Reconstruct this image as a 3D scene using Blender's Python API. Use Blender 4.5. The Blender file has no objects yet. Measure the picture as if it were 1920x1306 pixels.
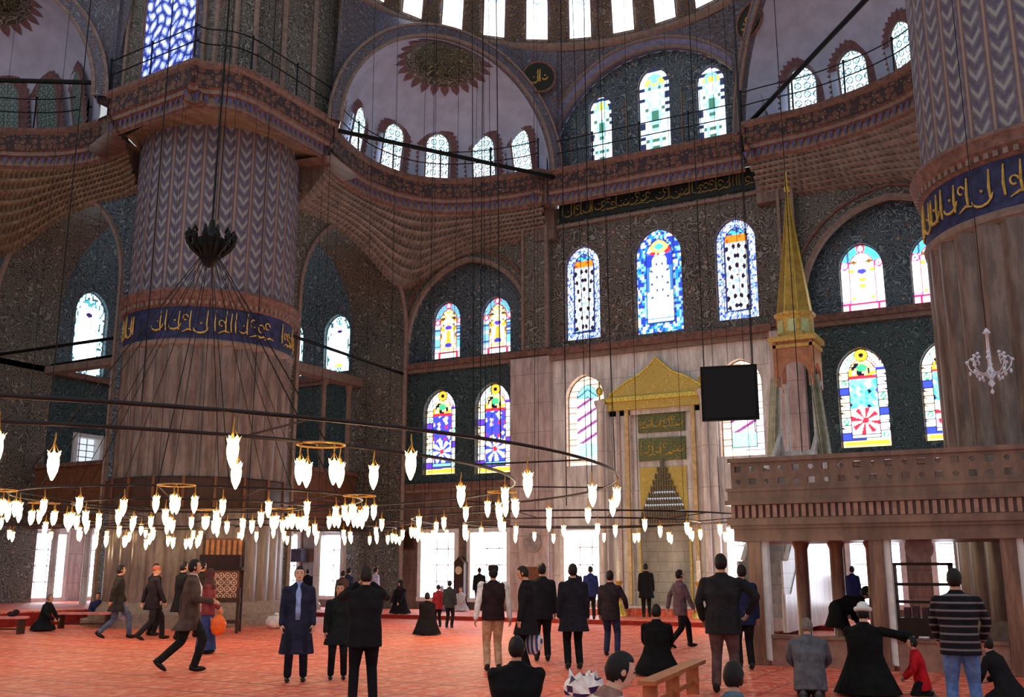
import bpy, bmesh, math, random
from mathutils import Vector, Matrix
from mathutils.geometry import tessellate_polygon
rnd = random.Random(7)
SC = bpy.context.scene
COL = SC.collection
R = math.radians
PI = math.pi

# ---------------------------------------------------------------- camera, world, exposure
cam = bpy.data.objects.new('camera', bpy.data.cameras.new('camera'))
COL.objects.link(cam)
cam.data.sensor_width = 36.0
cam.data.lens = 36.0 * 1880.0 / 1920.0
cam.data.clip_end = 400
cam.location = (0, 0, 1.65)
cam.rotation_euler = (R(90 + 12.36), 0, R(28.5))
SC.camera = cam
SC.view_settings.view_transform = 'Standard'
SC.view_settings.look = 'None'
SC.view_settings.gamma = 1.0
SC.view_settings.use_curve_mapping = False
SC.view_settings.exposure = 0.0
world = bpy.data.worlds.new('daylight')
SC.world = world
world.use_nodes = True
bgn = world.node_tree.nodes['Background']
bgn.inputs[0].default_value = (0.88, 0.94, 1.0, 1)
bgn.inputs[1].default_value = 0.62
SC.cycles.max_bounces = 5
SC.cycles.diffuse_bounces = 3
SC.cycles.glossy_bounces = 2
SC.cycles.transparent_max_bounces = 6
SC.cycles.sample_clamp_indirect = 3.0
try:
    SC.cycles.use_denoising = True
except Exception:
    pass

# ---------------------------------------------------------------- helpers
def lin(c):
    out = []
    for x in c[:3]:
        x = x / 255.0
        out.append(x / 12.92 if x <= 0.04045 else ((x + 0.055) / 1.055) ** 2.4)
    return tuple(out) + (1.0,)

class G:
    """small node graph helper"""
    def __init__(self, name, rough=0.6, metal=0.0, spec=0.3):
        self.m = bpy.data.materials.new(name)
        self.m.use_nodes = True
        self.t = self.m.node_tree
        self.b = self.t.nodes['Principled BSDF']
        self.b.inputs['Roughness'].default_value = rough
        self.b.inputs['Metallic'].default_value = metal
        self.b.inputs['Specular IOR Level'].default_value = spec
    def n(self, kind, **kw):
        nd = self.t.nodes.new(kind)
        for k, v in kw.items():
            setattr(nd, k, v)
        return nd
    def put(self, sock, v):
        if isinstance(v, bpy.types.NodeSocket):
            self.t.links.new(v, sock)
        elif isinstance(v, (int, float)):
            sock.default_value = v
        else:
            sock.default_value = v
    def math(self, op, a, b=None, c=None):
        nd = self.n('ShaderNodeMath', operation=op)
        self.put(nd.inputs[0], a)
        if b is not None: self.put(nd.inputs[1], b)
        if c is not None: self.put(nd.inputs[2], c)
        return nd.outputs[0]
    def uv(self):
        return self.n('ShaderNodeUVMap', uv_map='UVMap').outputs[0]
    def scaled(self, vec, s):
        nd = self.n('ShaderNodeVectorMath', operation='MULTIPLY')
        self.put(nd.inputs[0], vec)
        nd.inputs[1].default_value = s if not isinstance(s, (int, float)) else (s, s, s)
        return nd.outputs[0]
    def xyz(self, vec):
        nd = self.n('ShaderNodeSeparateXYZ')
        self.put(nd.inputs[0], vec)
        return nd.outputs
    def noise(self, vec, scale, detail=3.0, rough=0.6, color=False):
        nd = self.n('ShaderNodeTexNoise')
        if vec is not None: self.put(nd.inputs['Vector'], vec)
        nd.inputs['Scale'].default_value = scale
        nd.inputs['Detail'].default_value = detail
        nd.inputs['Roughness'].default_value = rough
        return nd.outputs[1 if color else 0]
    def vor(self, vec, scale, feature='F1', rnd_=1.0, out=0):
        nd = self.n('ShaderNodeTexVoronoi', feature=feature)
        self.put(nd.inputs['Vector'], vec)
        nd.inputs['Scale'].default_value = scale
        nd.inputs['Randomness'].default_value = rnd_
        return nd.outputs[out]
    def mix(self, fac, a, b):
        nd = self.n('ShaderNodeMix', data_type='RGBA')
        self.put(nd.inputs[0], fac)
        self.put(nd.inputs[6], a)
        self.put(nd.inputs[7], b)
        return nd.outputs[2]
    def step(self, v, edge, soft=0.04):
        nd = self.n('ShaderNodeMapRange', interpolation_type='SMOOTHSTEP')
        self.put(nd.inputs[0], v)
        nd.inputs[1].default_value = edge - soft
        nd.inputs[2].default_value = edge + soft
        return nd.outputs[0]
    def base(self, c):
        self.put(self.b.inputs['Base Color'], c)
        return self.m
    def bump(self, h, strength=0.3, dist=0.05):
        nd = self.n('ShaderNodeBump')
        nd.inputs['Strength'].default_value = strength
        nd.inputs['Distance'].default_value = dist
        self.put(nd.inputs['Height'], h)
        self.t.links.new(nd.outputs[0], self.b.inputs['Normal'])

MATS = {}
def plain(name, rgb, rough=0.7, metal=0.0, var=0.12, scale=6.0, spec=0.3):
    if name in MATS: return MATS[name]
    g = G(name, rough, metal, spec)
    obj = g.n('ShaderNodeTexCoord').outputs['Object']
    f = g.noise(obj, scale, 4)
    c = lin(rgb)
    d = tuple(x * (1 - var * 2) for x in c[:3]) + (1,)
    l = tuple(min(1, x * (1 + var * 2)) for x in c[:3]) + (1,)
    MATS[name] = g.base(g.mix(g.step(f, 0.5, 0.25), d, l))
    return MATS[name]

def neu(c): return (c[0]*.93, min(255, c[1]*1.02), c[2]*.98)
def tile(name, dark, mid, light, accent, scale=2.2, rough=0.45, shift=0.0):
    """dense painted arabesque: scrolling light tendrils, blossoms and dark ground"""
    if name in MATS: return MATS[name]
    dark, mid, light, accent = neu(dark), neu(mid), neu(light), neu(accent)
    g = G(name, rough)
    uv = g.uv()
    warp = g.noise(uv, scale * 0.9, 2, color=True)
    add = g.n('ShaderNodeVectorMath', operation='MULTIPLY_ADD')
    g.put(add.inputs[0], warp); add.inputs[1].default_value = (0.5, 0.5, 0); g.put(add.inputs[2], uv)
    w = add.outputs[0]
    n1 = g.noise(w, scale * 1.15, 1.0, 0.4)
    f = g.math('ABSOLUTE', g.math('SUBTRACT', g.math('FRACT', g.math('MULTIPLY', n1, 13.0)), 0.5))
    tend = g.math('SUBTRACT', 1.0, g.step(f, 0.12, 0.08))
    leaf = g.step(g.math('SUBTRACT', 1.0, g.vor(w, scale * 2.6, 'F1', 1.0)), 0.74, 0.05)
    d2 = g.vor(uv, scale * 0.95, 'F1', 0.55)
    rose = g.math('SUBTRACT', 1.0, g.step(d2, 0.2, 0.03))
    core = g.math('SUBTRACT', 1.0, g.step(d2, 0.09, 0.02))
    big = g.step(g.noise(uv, 0.35, 2), 0.5, 0.2)
    ground = g.mix(big, lin(dark), tuple((a + b) / 2 for a, b in zip(lin(dark), lin(mid))))
    c = g.mix(g.math('MULTIPLY', leaf, 0.75), ground, lin(mid))
    c = g.mix(g.math('MULTIPLY', tend, 0.62), c, lin(light))
    c = g.mix(g.math('MULTIPLY', rose, 0.8), c, lin(accent))
    c = g.mix(g.math('MULTIPLY', core, 0.7), c, lin(light))
    MATS[name] = g.base(c)
    g.bump(d2, 0.15, 0.03)
    return MATS[name]

def marble(name, rgb, vein, block=(1.2, 0.7), rough=0.35, streak=2.5):
    if name in MATS: return MATS[name]
    g = G(name, rough, spec=0.4)
    uv = g.uv()
    s = g.scaled(uv, (streak, 0.5, 1))
    f = g.noise(s, 1.6, 5, 0.65)
    f2 = g.noise(uv, 4.0, 4, 0.7)
    c = g.mix(g.step(f, 0.52, 0.16), lin(vein), lin(rgb))
    c = g.mix(g.math('MULTIPLY', g.step(f2, 0.6, 0.1), 0.25), c, lin(vein))
    br = g.n('ShaderNodeTexBrick')
    g.put(br.inputs['Vector'], uv)
    br.inputs['Scale'].default_value = 1.0
    br.inputs['Brick Width'].default_value = block[0]
    br.inputs['Row Height'].default_value = block[1]
    br.inputs['Mortar Size'].default_value = 0.012
    br.inputs['Mortar Smooth'].default_value = 0.1
    c = g.mix(g.math('MULTIPLY', br.outputs['Fac'], 0.55), c, tuple(x * 0.35 for x in lin(vein)[:3]) + (1,))
    MATS[name] = g.base(c)
    return MATS[name]

def glow(name, rgb, strength):
    if name in MATS: return MATS[name]
    g = G(name, 0.4)
    g.b.inputs['Base Color'].default_value = lin(rgb)
    g.b.inputs['Emission Color'].default_value = lin(rgb)
    g.b.inputs['Emission Strength'].default_value = strength
    MATS[name] = g.m
    return g.m

def attr_glass(name, strength):
    if name in MATS: return MATS[name]
    g = G(name, 0.25)
    a = g.n('ShaderNodeAttribute', attribute_name='Col').outputs[0]
    g.put(g.b.inputs['Base Color'], a)
    g.put(g.b.inputs['Emission Color'], a)
    g.b.inputs['Emission Strength'].default_value = strength
    MATS[name] = g.m
    return g.m

class MB:
    def __init__(self):
        self.v = []; self.f = []; self.m = []; self.uv = []
    def poly(self, pts, uv=None, m=0):
        k = len(self.v)
        self.v.extend([tuple(p) for p in pts])
        self.f.append(list(range(k, k + len(pts))))
        self.m.append(m); self.uv.append(uv)
    def grid(self, P, UV=None, m=0, close=False):
        k = len(self.v); nu = len(P); nv = len(P[0])
        for row in P: self.v.extend([tuple(p) for p in row])
        for i in range(nu if close else nu - 1):
            i2 = (i + 1) % nu
            for j in range(nv - 1):
                self.f.append([k + i * nv + j, k + i2 * nv + j, k + i2 * nv + j + 1, k + i * nv + j + 1])
                self.m.append(m)
                if UV is None: self.uv.append(None)
                else:
                    ii = i + 1
                    self.uv.append([UV(i, j), UV(ii, j), UV(ii, j + 1), UV(i, j + 1)])
    def box(self, x0, x1, y0, y1, z0, z1, m=0, M=None):
        p = [(x0,y0,z0),(x1,y0,z0),(x1,y1,z0),(x0,y1,z0),(x0,y0,z1),(x1,y0,z1),(x1,y1,z1),(x0,y1,z1)]
        if M is not None: p = [tuple(M @ Vector(q)) for q in p]
        k = len(self.v); self.v.extend(p)
        for q in ((0,3,2,1),(4,5,6,7),(0,1,5,4),(1,2,6,5),(2,3,7,6),(3,0,4,7)):
            self.f.append([k + i for i in q]); self.m.append(m); self.uv.append(None)
    def lathe(self, prof, c=(0,0), n=24, m=0, a0=0.0, a1=2*PI, flute=None, uref=None, cap=False):
        """prof: list of (r, z). flute: (count, depth)"""
        full = abs(a1 - a0 - 2 * PI) < 1e-6
        P = []
        cnt = n if full else n + 1
        for i in range(cnt):
            a = a0 + (a1 - a0) * i / n
            row = []
            for (r, z) in prof:
                rr = r
                if flute:
                    ph = (a * flute[0] / (2 * PI)) % 1.0
                    rr = r - flute[1] * (abs(math.sin(PI * ph)) ** 0.8 - 0.5) * -1.0
                row.append((c[0] + rr * math.cos(a), c[1] + rr * math.sin(a), z))
            P.append(row)
        rr = uref if uref else max(r for r, z in prof)
        acc = [0.0]
        for (r0, z0), (r1, z1) in zip(prof, prof[1:]):
            acc.append(acc[-1] + math.hypot(r1 - r0, z1 - z0))
        z00 = prof[0][1]
        def UV(i, j):
            return ((a0 + (a1 - a0) * i / n) * rr, z00 + acc[j])
        self.grid(P, UV, m, close=full)
        if cap and full:
            for j in (0, len(prof) - 1):
                if prof[j][0] > 1e-4:
                    self.poly([P[i][j] for i in range(n)], None, m)
    def tube(self, path, r, n=6, m=0, cap=True, closed=False):
        path = [Vector(p) for p in path]
        rs = r if isinstance(r, (list, tuple)) else [r] * len(path)
        k = len(self.v); N = len(path)
        prev = None
        for i, p in enumerate(path):
            if closed: t = path[(i + 1) % N] - path[i - 1]
            else: t = path[min(i + 1, N - 1)] - path[max(i - 1, 0)]
            if t.length < 1e-9: t = Vector((0, 0, 1))
            t.normalize()
            if prev is None:
                up = Vector((0, 0, 1)) if abs(t.z) < 0.9 else Vector((1, 0, 0))
                a = t.cross(up).normalized()
            else:
                a = (prev - t * prev.dot(t))
                a = a.normalized() if a.length > 1e-6 else t.orthogonal().normalized()
            prev = a
            b = t.cross(a)
            for q in range(n):
                w = 2 * PI * q / n
                self.v.append(tuple(p + (a * math.cos(w) + b * math.sin(w)) * rs[i]))
        for i in range(N if closed else N - 1):
            i2 = (i + 1) % N
            for q in range(n):
                q2 = (q + 1) % n
                self.f.append([k + i*n + q, k + i*n + q2, k + i2*n + q2, k + i2*n + q]); self.m.append(m); self.uv.append(None)
        if cap and not closed:
            self.f.append([k + q for q in range(n)][::-1]); self.m.append(m); self.uv.append(None)
            self.f.append([k + (N-1)*n + q for q in range(n)]); self.m.append(m); self.uv.append(None)
    def ell(self, c, r, n=10, k=7, m=0, M=None):
        base = len(self.v)
        M = M or Matrix.Identity(3)
        c = Vector(c)
        for i in range(1, k):
            th = PI * i / k
            for j in range(n):
                ph = 2 * PI * j / n
                self.v.append(tuple(c + M @ Vector((r[0]*math.sin(th)*math.cos(ph), r[1]*math.sin(th)*math.sin(ph), r[2]*math.cos(th)))))
        top = len(self.v); self.v.append(tuple(c + M @ Vector((0,0,r[2]))))
        bot = len(self.v); self.v.append(tuple(c + M @ Vector((0,0,-r[2]))))
        for i in range(k - 2):
            for j in range(n):
                j2 = (j + 1) % n
                self.f.append([base+i*n+j, base+(i+1)*n+j, base+(i+1)*n+j2, base+i*n+j2]); self.m.append(m); self.uv.append(None)
        for j in range(n):
            j2 = (j + 1) % n
            self.f.append([top, base+j, base+j2]); self.m.append(m); self.uv.append(None)
            self.f.append([bot, base+(k-2)*n+j2, base+(k-2)*n+j]); self.m.append(m); self.uv.append(None)
    def panel(self, outer, holes, fmap, depth=0.0, m=0, mr=None, outer_rev=0.0):
        """flat panel with holes; fmap(s, z, d) -> world; reveals go back by depth"""
        loops = [[Vector((s, z, 0)) for s, z in outer]] + [[Vector((s, z, 0)) for s, z in h] for h in holes]
        flat = [p for l in loops for p in l]
        tris = tessellate_polygon(loops)
        k = len(self.v)
        for p in flat: self.v.append(tuple(fmap(p.x, p.y, 0)))
        for t in tris:
            self.f.append([k + i for i in t]); self.m.append(m)
            self.uv.append([(flat[i].x, flat[i].y) for i in t])
        mr = m if mr is None else mr
        if depth:
            for h in holes:
                for a, b in zip(h, h[1:] + h[:1]):
                    L = math.hypot(b[0]-a[0], b[1]-a[1])
                    self.poly([fmap(a[0], a[1], 0), fmap(b[0], b[1], 0), fmap(b[0], b[1], depth), fmap(a[0], a[1], depth)],
                              [(a[0]+a[1], 0), (a[0]+a[1]+L, 0), (a[0]+a[1]+L, depth), (a[0]+a[1], depth)], mr)
        if outer_rev:
            for a, b in zip(outer, outer[1:] + outer[:1]):
                self.poly([fmap(a[0], a[1], 0), fmap(b[0], b[1], 0), fmap(b[0], b[1], outer_rev), fmap(a[0], a[1], outer_rev)], None, mr)
    def prism(self, outline, fmap, d0, d1, m=0, ms=None):
        n = len(outline)
        ms = m if ms is None else ms
        for d in (d0, d1):
            self.poly([fmap(s, z, d) for s, z in (outline if d == d1 else outline[::-1])], None, m)
        for a, b in zip(outline, outline[1:] + outline[:1]):
            self.poly([fmap(a[0], a[1], d0), fmap(b[0], b[1], d0), fmap(b[0], b[1], d1), fmap(a[0], a[1], d1)], None, ms)
    def add(self, o, M=None, dm=0):
        k = len(self.v)
        self.v.extend([tuple(M @ Vector(p)) for p in o.v] if M is not None else o.v)
        self.f.extend([[k + i for i in f] for f in o.f]); self.m.extend([x + dm for x in o.m]); self.uv.extend(o.uv)
    def mesh(self, name, mats, smooth=False):
        me = bpy.data.meshes.new(name)
        me.from_pydata(self.v, [], self.f)
        if not isinstance(mats, (list, tuple)): mats = [mats]
        for x in mats: me.materials.append(x)
        for p, mi in zip(me.polygons, self.m): p.material_index = mi
        uvl = me.uv_layers.new(name='UVMap')
        li = 0
        data = [0.0] * (2 * len(me.loops))
        V = self.v
        for f, uv in zip(self.f, self.uv):
            if uv is None:
                a, b, c = V[f[0]], V[f[1]], V[f[2 if len(f) < 4 else 3]]
                nx = abs((b[1]-a[1])*(c[2]-a[2])-(b[2]-a[2])*(c[1]-a[1]))
                ny = abs((b[2]-a[2])*(c[0]-a[0])-(b[0]-a[0])*(c[2]-a[2]))
                nz = abs((b[0]-a[0])*(c[1]-a[1])-(b[1]-a[1])*(c[0]-a[0]))
                if nz >= nx and nz >= ny: q = [(V[i][0], V[i][1]) for i in f]
                elif nx > ny: q = [(V[i][1], V[i][2]) for i in f]
                else: q = [(V[i][0], V[i][2]) for i in f]
            else: q = uv
            for u_, v_ in q:
                data[2*li] = u_; data[2*li+1] = v_; li += 1
        uvl.data.foreach_set('uv', data)
        if smooth is True:
            me.polygons.foreach_set('use_smooth', [True] * len(me.polygons))
        me.update()
        return me
    def build(self, name, mats, parent=None, smooth=False):
        me = self.mesh(name, mats, smooth)
        if smooth and smooth is not True:
            me.polygons.foreach_set('use_smooth', [True] * len(me.polygons))
            try: me.set_sharp_from_angle(angle=R(smooth))
            except Exception: pass
        o = bpy.data.objects.new(name, me)
        COL.objects.link(o)
        if parent is not None: o.parent = parent
        return o

def tag(o, label=None, cat=None, group=None, kind=None):
    if label: o['label'] = label
    if cat: o['category'] = cat
    if group: o['group'] = group
    if kind: o['kind'] = kind
    return o
def empty(name, loc=(0,0,0), rz=0.0, label=None, cat=None, group=None, kind=None):
    o = bpy.data.objects.new(name, None)
    COL.objects.link(o)
    o.location = loc; o.rotation_euler = (0, 0, rz)
    o.empty_display_size = 0.2
    return tag(o, label, cat, group, kind)
def inst(me, name, parent=None, loc=(0,0,0), rz=0.0):
    o = bpy.data.objects.new(name, me)
    COL.objects.link(o)
    o.location = loc; o.rotation_euler = (0, 0, rz)
    if parent is not None: o.parent = parent
    return o
def kids(o):
    return [c for c in bpy.data.objects if c.parent is o]
def struct(mb, name, mats, smooth=False):
    o = mb.build(name, mats, None, smooth)
    o['kind'] = 'structure'
    return o
def arch(xc, w, zb, zt, n=10, e=0.1):
    """outline of a slightly pointed arched opening, counter-clockwise from bottom left"""
    h = w / 2; ex = w * e; r = h + ex
    rise = math.sqrt(r * r - ex * ex)
    zs = zt - rise
    pts = [(xc - h, zb), (xc + h, zb)]
    a_end = math.acos(ex / r)
    for i in range(n + 1):
        a = a_end * i / n
        pts.append((xc - ex + r * math.cos(a), zs + r * math.sin(a)))
    for i in range(n - 1, -1, -1):
        a = a_end * i / n
        pts.append((xc + ex - r * math.cos(a), zs + r * math.sin(a)))
    return pts
def arch_in(x, z, xc, w, zb, zt, e=0.1):
    """signed-ish inside distance to the outline (positive inside)"""
    h = w / 2; ex = w * e; r = h + ex
    zs = zt - math.sqrt(r * r - ex * ex)
    dx = abs(x - xc)
    if z <= zs: return min(h - dx, z - zb)
    return min(r - math.hypot(dx + ex, z - zs), z - zb)
# ---------------------------------------------------------------- materials of the building
M_TILE = tile('painted tile brown ground', (72,58,56), (118,96,92), (178,166,160), (128,88,78), 2.1)
M_TILE_B = tile('blue iznik tile', (58,60,74), (88,94,114), (170,174,182), (120,86,80), 2.1)
M_TILE_D = tile('dark green blue tile', (38,48,56), (60,74,80), (120,130,134), (84,72,72), 2.3)
M_TILE_M = tile('painted spandrel tile', (80,62,66), (104,92,120), (150,146,168), (120,70,60), 3.4)
M_TILE_BAY = tile('painted tile of the middle bay', (70,52,50), (108,84,80), (180,164,158), (124,80,72), 1.9)
M_STONE = marble('brown stone', (138,112,100), (100,80,74), (1.6,0.8))
M_STONE_L = marble('pale yellow stone', (158,140,116), (120,100,82), (1.4,0.9))
M_MARB = marble('grey white marble', (234,230,228), (192,184,182), (1.1,1.4), 0.3)
M_MARB_P = marble('pinkish grey marble', (206,188,186), (164,146,144), (1.8,1.1), 0.35)
M_COLM = marble('brown column marble', (140,118,108), (98,80,74), (60,60), 0.28, 3.0)
M_RED = plain('red brown painted moulding', (118,84,74), 0.55, var=0.2)
M_MOULD = plain('worn stone moulding', (134,114,104), 0.6)
M_DARK = plain('dark wood', (58,36,28), 0.5)
M_WOODB = plain('brown wood', (112,70,48), 0.5)
M_PLAST = plain('pale lilac plaster', (176,182,206), 0.85, var=0.07, scale=1.5)
M_PLAST_B = plain('blue grey rib paint', (120,124,156), 0.8)
M_IRON = plain('black iron', (20,18,18), 0.5, 0.4)
M_GOLD = plain('gold leaf', (236,196,92), 0.35, 0.55, 0.2, 14)
M_GOLDP = plain('gold paint', (206,170,88), 0.5, 0.1, 0.15, 10)
M_CALB = plain('dark green blue inscription ground', (28,34,32), 0.5, 0, 0.25, 3)
M_BLUE = plain('dark blue inscription ground', (44,46,84), 0.5, 0, 0.3, 4)
M_WHITE = plain('white marble', (226,222,218), 0.4, var=0.06)

def pier_paint():
    g = G('fluted pier painting', 0.5)
    uv = g.uv(); x = g.xyz(uv)
    u = g.math('FRACT', g.math('DIVIDE', x[0], 0.5105))
    d = g.math('ABSOLUTE', g.math('SUBTRACT', u, 0.5))
    line = g.step(d, 0.455, 0.02)
    line2 = g.math('MULTIPLY', g.step(d, 0.385, 0.015), g.math('SUBTRACT', 1.0, g.step(d, 0.415, 0.015)))
    ph = g.math('SUBTRACT', g.math('DIVIDE', x[1], 0.40), g.math('MULTIPLY', d, 1.9))
    leaf = g.math('SINE', g.math('MULTIPLY', ph, 2 * PI))
    leafm = g.math('MULTIPLY', g.step(leaf, 0.6, 0.2), g.math('SUBTRACT', 1.0, g.step(d, 0.31, 0.04)))
    leafd = g.math('MULTIPLY', g.step(g.math('MULTIPLY', leaf, -1.0), 0.45, 0.2), g.math('SUBTRACT', 1.0, g.step(d, 0.36, 0.04)))
    nz = g.noise(uv, 6.0, 3)
    ground = g.mix(g.step(nz, 0.5, 0.15), lin((96,88,104)), lin((122,110,116)))
    c = g.mix(g.math('MULTIPLY', leafd, 0.5), ground, lin((70,68,96)))
    c = g.mix(g.math('MULTIPLY', leafm, 0.65), c, lin((164,164,160)))
    c = g.mix(line2, c, lin((104,76,76)))
    c = g.mix(line, c, lin((158,130,112)))
    return g.base(c)
M_PIER = pier_paint()

def muq_mat():
    g = G('stalactite stone', 0.7)
    uv = g.uv()
    f = g.noise(uv, 2.0, 4)
    c = g.mix(g.step(f, 0.5, 0.2), lin((114,104,98)), lin((154,142,132)))
    return g.base(c)
M_MUQ = muq_mat()

def serrated():
    g = G('cornice band painting', 0.6)
    uv = g.uv(); x = g.xyz(uv)
    v = g.vor(uv, 4.5, 'F1', 0.5)
    c = g.mix(g.step(v, 0.45, 0.1), lin((112,76,64)), lin((60,46,50)))
    c = g.mix(g.math('SUBTRACT', 1.0, g.step(g.vor(uv, 9.0, 'F1', 0.8), 0.22, 0.05)), c, lin((160,136,104)))
    return g.base(c)
M_CORN = serrated()

def carpet():
    g = G('red prayer carpet', 0.6, spec=0.3)
    oc = g.n('ShaderNodeTexCoord').outputs['Object']
    wn = g.noise(oc, 1.5, 3, color=True)
    add = g.n('ShaderNodeVectorMath', operation='MULTIPLY_ADD')
    g.put(add.inputs[0], wn); add.inputs[1].default_value = (0.16, 0.16, 0); g.put(add.inputs[2], oc)
    x = g.xyz(add.outputs[0])
    u = g.math('FRACT', g.math('DIVIDE', x[0], 0.62))
    v = g.math('FRACT', g.math('DIVIDE', x[1], 1.18))
    du = g.math('ABSOLUTE', g.math('SUBTRACT', u, 0.5))
    niche = g.math('ADD', v, g.math('MULTIPLY', g.math('MULTIPLY', du, du), 2.6))
    ring = g.math('SINE', g.math('MULTIPLY', niche, 22.0))
    flowers = g.vor(add.outputs[0], 4.2, 'F1', 0.8)
    c = g.mix(g.step(flowers, 0.36, 0.12), lin((244,146,118)), lin((224,84,58)))
    c = g.mix(g.math('MULTIPLY', g.step(ring, 0.55, 0.25), 0.6), c, lin((236,142,116)))
    border = g.step(du, 0.44, 0.03)
    c = g.mix(g.math('MULTIPLY', border, 0.55), c, lin((150,44,36)))
    row = g.math('SUBTRACT', 1.0, g.step(v, 0.07, 0.03))
    c = g.mix(g.math('MULTIPLY', row, 0.7), c, lin((140,36,32)))
    fine = g.step(g.noise(oc, 9.0, 3), 0.55, 0.08)
    c = g.mix(g.math('MULTIPLY', fine, 0.35), c, lin((244,168,138)))
    c = g.mix(g.math('MULTIPLY', g.step(g.noise(oc, 0.35, 2), 0.5, 0.2), 0.2), c, lin((226,110,96)))
    g.bump(fine, 0.2, 0.01)
    return g.base(c)
M_CARPET = carpet()
M_CARPET_D = plain('dark red carpet edge', (132,34,30), 0.9)

# ---------------------------------------------------------------- floor and platform
mb = MB(); mb.box(-42, 12, -6, 40, -0.3, 0.0); struct(mb, 'floor', M_CARPET)
mb = MB()
mb.box(-35, 9, 28.9, 34.2, 0.0, 0.13, 0)
mb.box(-35, 9, 28.84, 28.9, 0.0, 0.12, 1)
o = mb.build('raised_carpet_platform', [M_CARPET, M_CARPET_D]); tag(o, kind='structure')
mb = MB()
mb.box(-35, -26.9, 8, 28.9, 0.0, 0.42, 0)
mb.box(-26.9, -26.86, 8, 23, 0.0, 0.38, 1)
o = mb.build('side_carpet_platform', [M_CARPET, M_CARPET_D]); tag(o, kind='structure')

# ---------------------------------------------------------------- qibla wall
YW = 33.3
def fq(s, z, d): return (s, YW + d, z)
def fq2(off):
    return lambda s, z, d: (s, YW + off + d, z)
def rect(x0, x1, z0, z1): return [(x0, z0), (x1, z0), (x1, z1), (x0, z1)]

WINS = []   # (style, x, y, z, w, h, rz)
GROUND = [(-28.9,1.35), (-26.35,1.4), (-21.3,1.55), (-19.05,1.6), (-15.2,1.45), (-9.2,1.45), (-5.25,1.5), (-2.75,1.5), (1.6,1.5), (4.2,1.5)]

# lower zone, z 0 to 4.9: stone with the rectangular floor level windows
mb = MB()
def gh(x, w): return rect(x - w/2, x + w/2, 0.55, 3.0)
mb.panel(rect(-34.6, -16.4, 0, 4.9), [gh(x, w) for x, w in GROUND if x < -16.4], fq, 0.35, 0)
mb.panel(rect(-16.4, -14.05, 0, 9.5), [gh(-15.2, 1.45), arch(-15.05, 1.55, 5.3, 8.66)], fq, 0.35, 1)
mb.panel(rect(-10.3, -8.0, 0, 9.5), [gh(-9.2, 1.45), arch(-9.25, 1.5, 5.35, 8.68)], fq, 0.35, 1)
mb.panel(rect(-14.05, -10.3, 7.0, 9.5), [], fq, 0.0, 1)
mb.panel(rect(-8.0, 9.0, 0, 4.9), [gh(x, w) for x, w in GROUND if x > -8], fq, 0.35, 0)
# middle zone with the lower arched windows
mb.panel(rect(-23.0, -16.4, 4.9, 9.5), [arch(-21.37, 1.5, 5.25, 8.62), arch(-18.95, 1.56, 5.2, 8.7)], fq, 0.25, 2)
mb.panel(rect(-8.0, 9.0, 4.9, 9.5), [arch(-5.27, 1.52, 5.42, 8.66), arch(-2.72, 1.55, 5.5, 8.66)], fq, 0.25, 2)
mb.panel(rect(-34.6, -23.0, 4.9, 9.7), [], fq, 0.0, 3)
# tall zone in the aisle behind the left pier
mb.panel(rect(-34.6, -23.0, 9.7, 17.0), [arch(-26.65, 1.4, 9.83, 12.35), arch(-29.2, 1.4, 9.83, 12.35)], fq, 0.25, 4)
# arched niches with pairs of windows
NL = arch(-20.1, 5.7, 9.7, 13.85, 14, 0.06)
NR = arch(-4.0, 5.9, 9.7, 13.6, 14, 0.06)
mb.panel(rect(-23.0, -16.4, 9.5, 14.6), [NL], fq, 0.5, 5, 6)
mb.panel(rect(-8.0, 9.0, 9.5, 14.6), [NR, arch(4.5, 5.9, 9.7, 13.6, 14, 0.06)], fq, 0.5, 5, 6)
mb.panel(rect(-23.0, -16.4, 9.6, 14.2), [arch(-21.42, 1.33, 10.0, 12.38), arch(-19.1, 1.35, 9.98, 12.3)], fq2(0.5), 0.2, 4)
mb.panel(rect(-8.0, 9.0, 9.6, 14.2), [arch(-5.1, 1.4, 9.97, 12.32), arch(-2.85, 1.4, 10.0, 12.3)], fq2(0.5), 0.2, 4)
# middle bay above the ledge
mb.panel(rect(-16.4, -8.0, 9.5, 15.3), [arch(-15.07, 1.42, 10.0, 13.66), arch(-12.05, 1.8, 9.92, 13.86), arch(-9.18, 1.45, 10.08, 13.76)], fq, 0.2, 7)
struct(mb, 'wall_qibla', [M_STONE, M_MARB, M_TILE_D, M_TILE_D, M_TILE_B, M_TILE, M_TILE_B, M_TILE_BAY])

# mouldings on the qibla wall
mb = MB()
def ledge(x0, x1, z, h=0.22, d=0.28, m=0, y=YW):
    mb.box(x0, x1, y - d, y, z, z + h, m)
    mb.box(x0, x1, y - d * 0.55, y, z - h * 0.7, z, (m + 1) % 2)
ledge(-23.0, -16.4, 9.52); ledge(-16.4, -8.0, 9.45, 0.26, 0.34); ledge(-8.0, 9.0, 9.6)
ledge(-34.6, -25.6, 9.45, 0.2, 0.25)
ledge(-34.6, -16.4, 4.7, 0.2, 0.2); ledge(-8.0, 9.0, 4.95, 0.2, 0.2)
for x0, x1, z in ((-16.4,-8.0,14.45),(-16.4,-8.0,15.55)):
    mb.box(x0, x1, YW - 0.12, YW, z, z + 0.12, 1)
for nx in (NL, NR):
    big = [(a * 1.0, b) for a, b in nx[2:]]
    mb.tube([(a, YW - 0.02, b) for a, b in big], 0.13, 5, 1)
    xc = sum(p[0] for p in nx) / len(nx)
    big2 = [((a - xc) * 1.12 + xc, (b - 9.6) * 1.1 + 9.6) for a, b in nx[1:] + nx[:1]]
    mb.tube([(a, YW - 0.02, b) for a, b in big2], 0.07, 5, 0)
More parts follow.
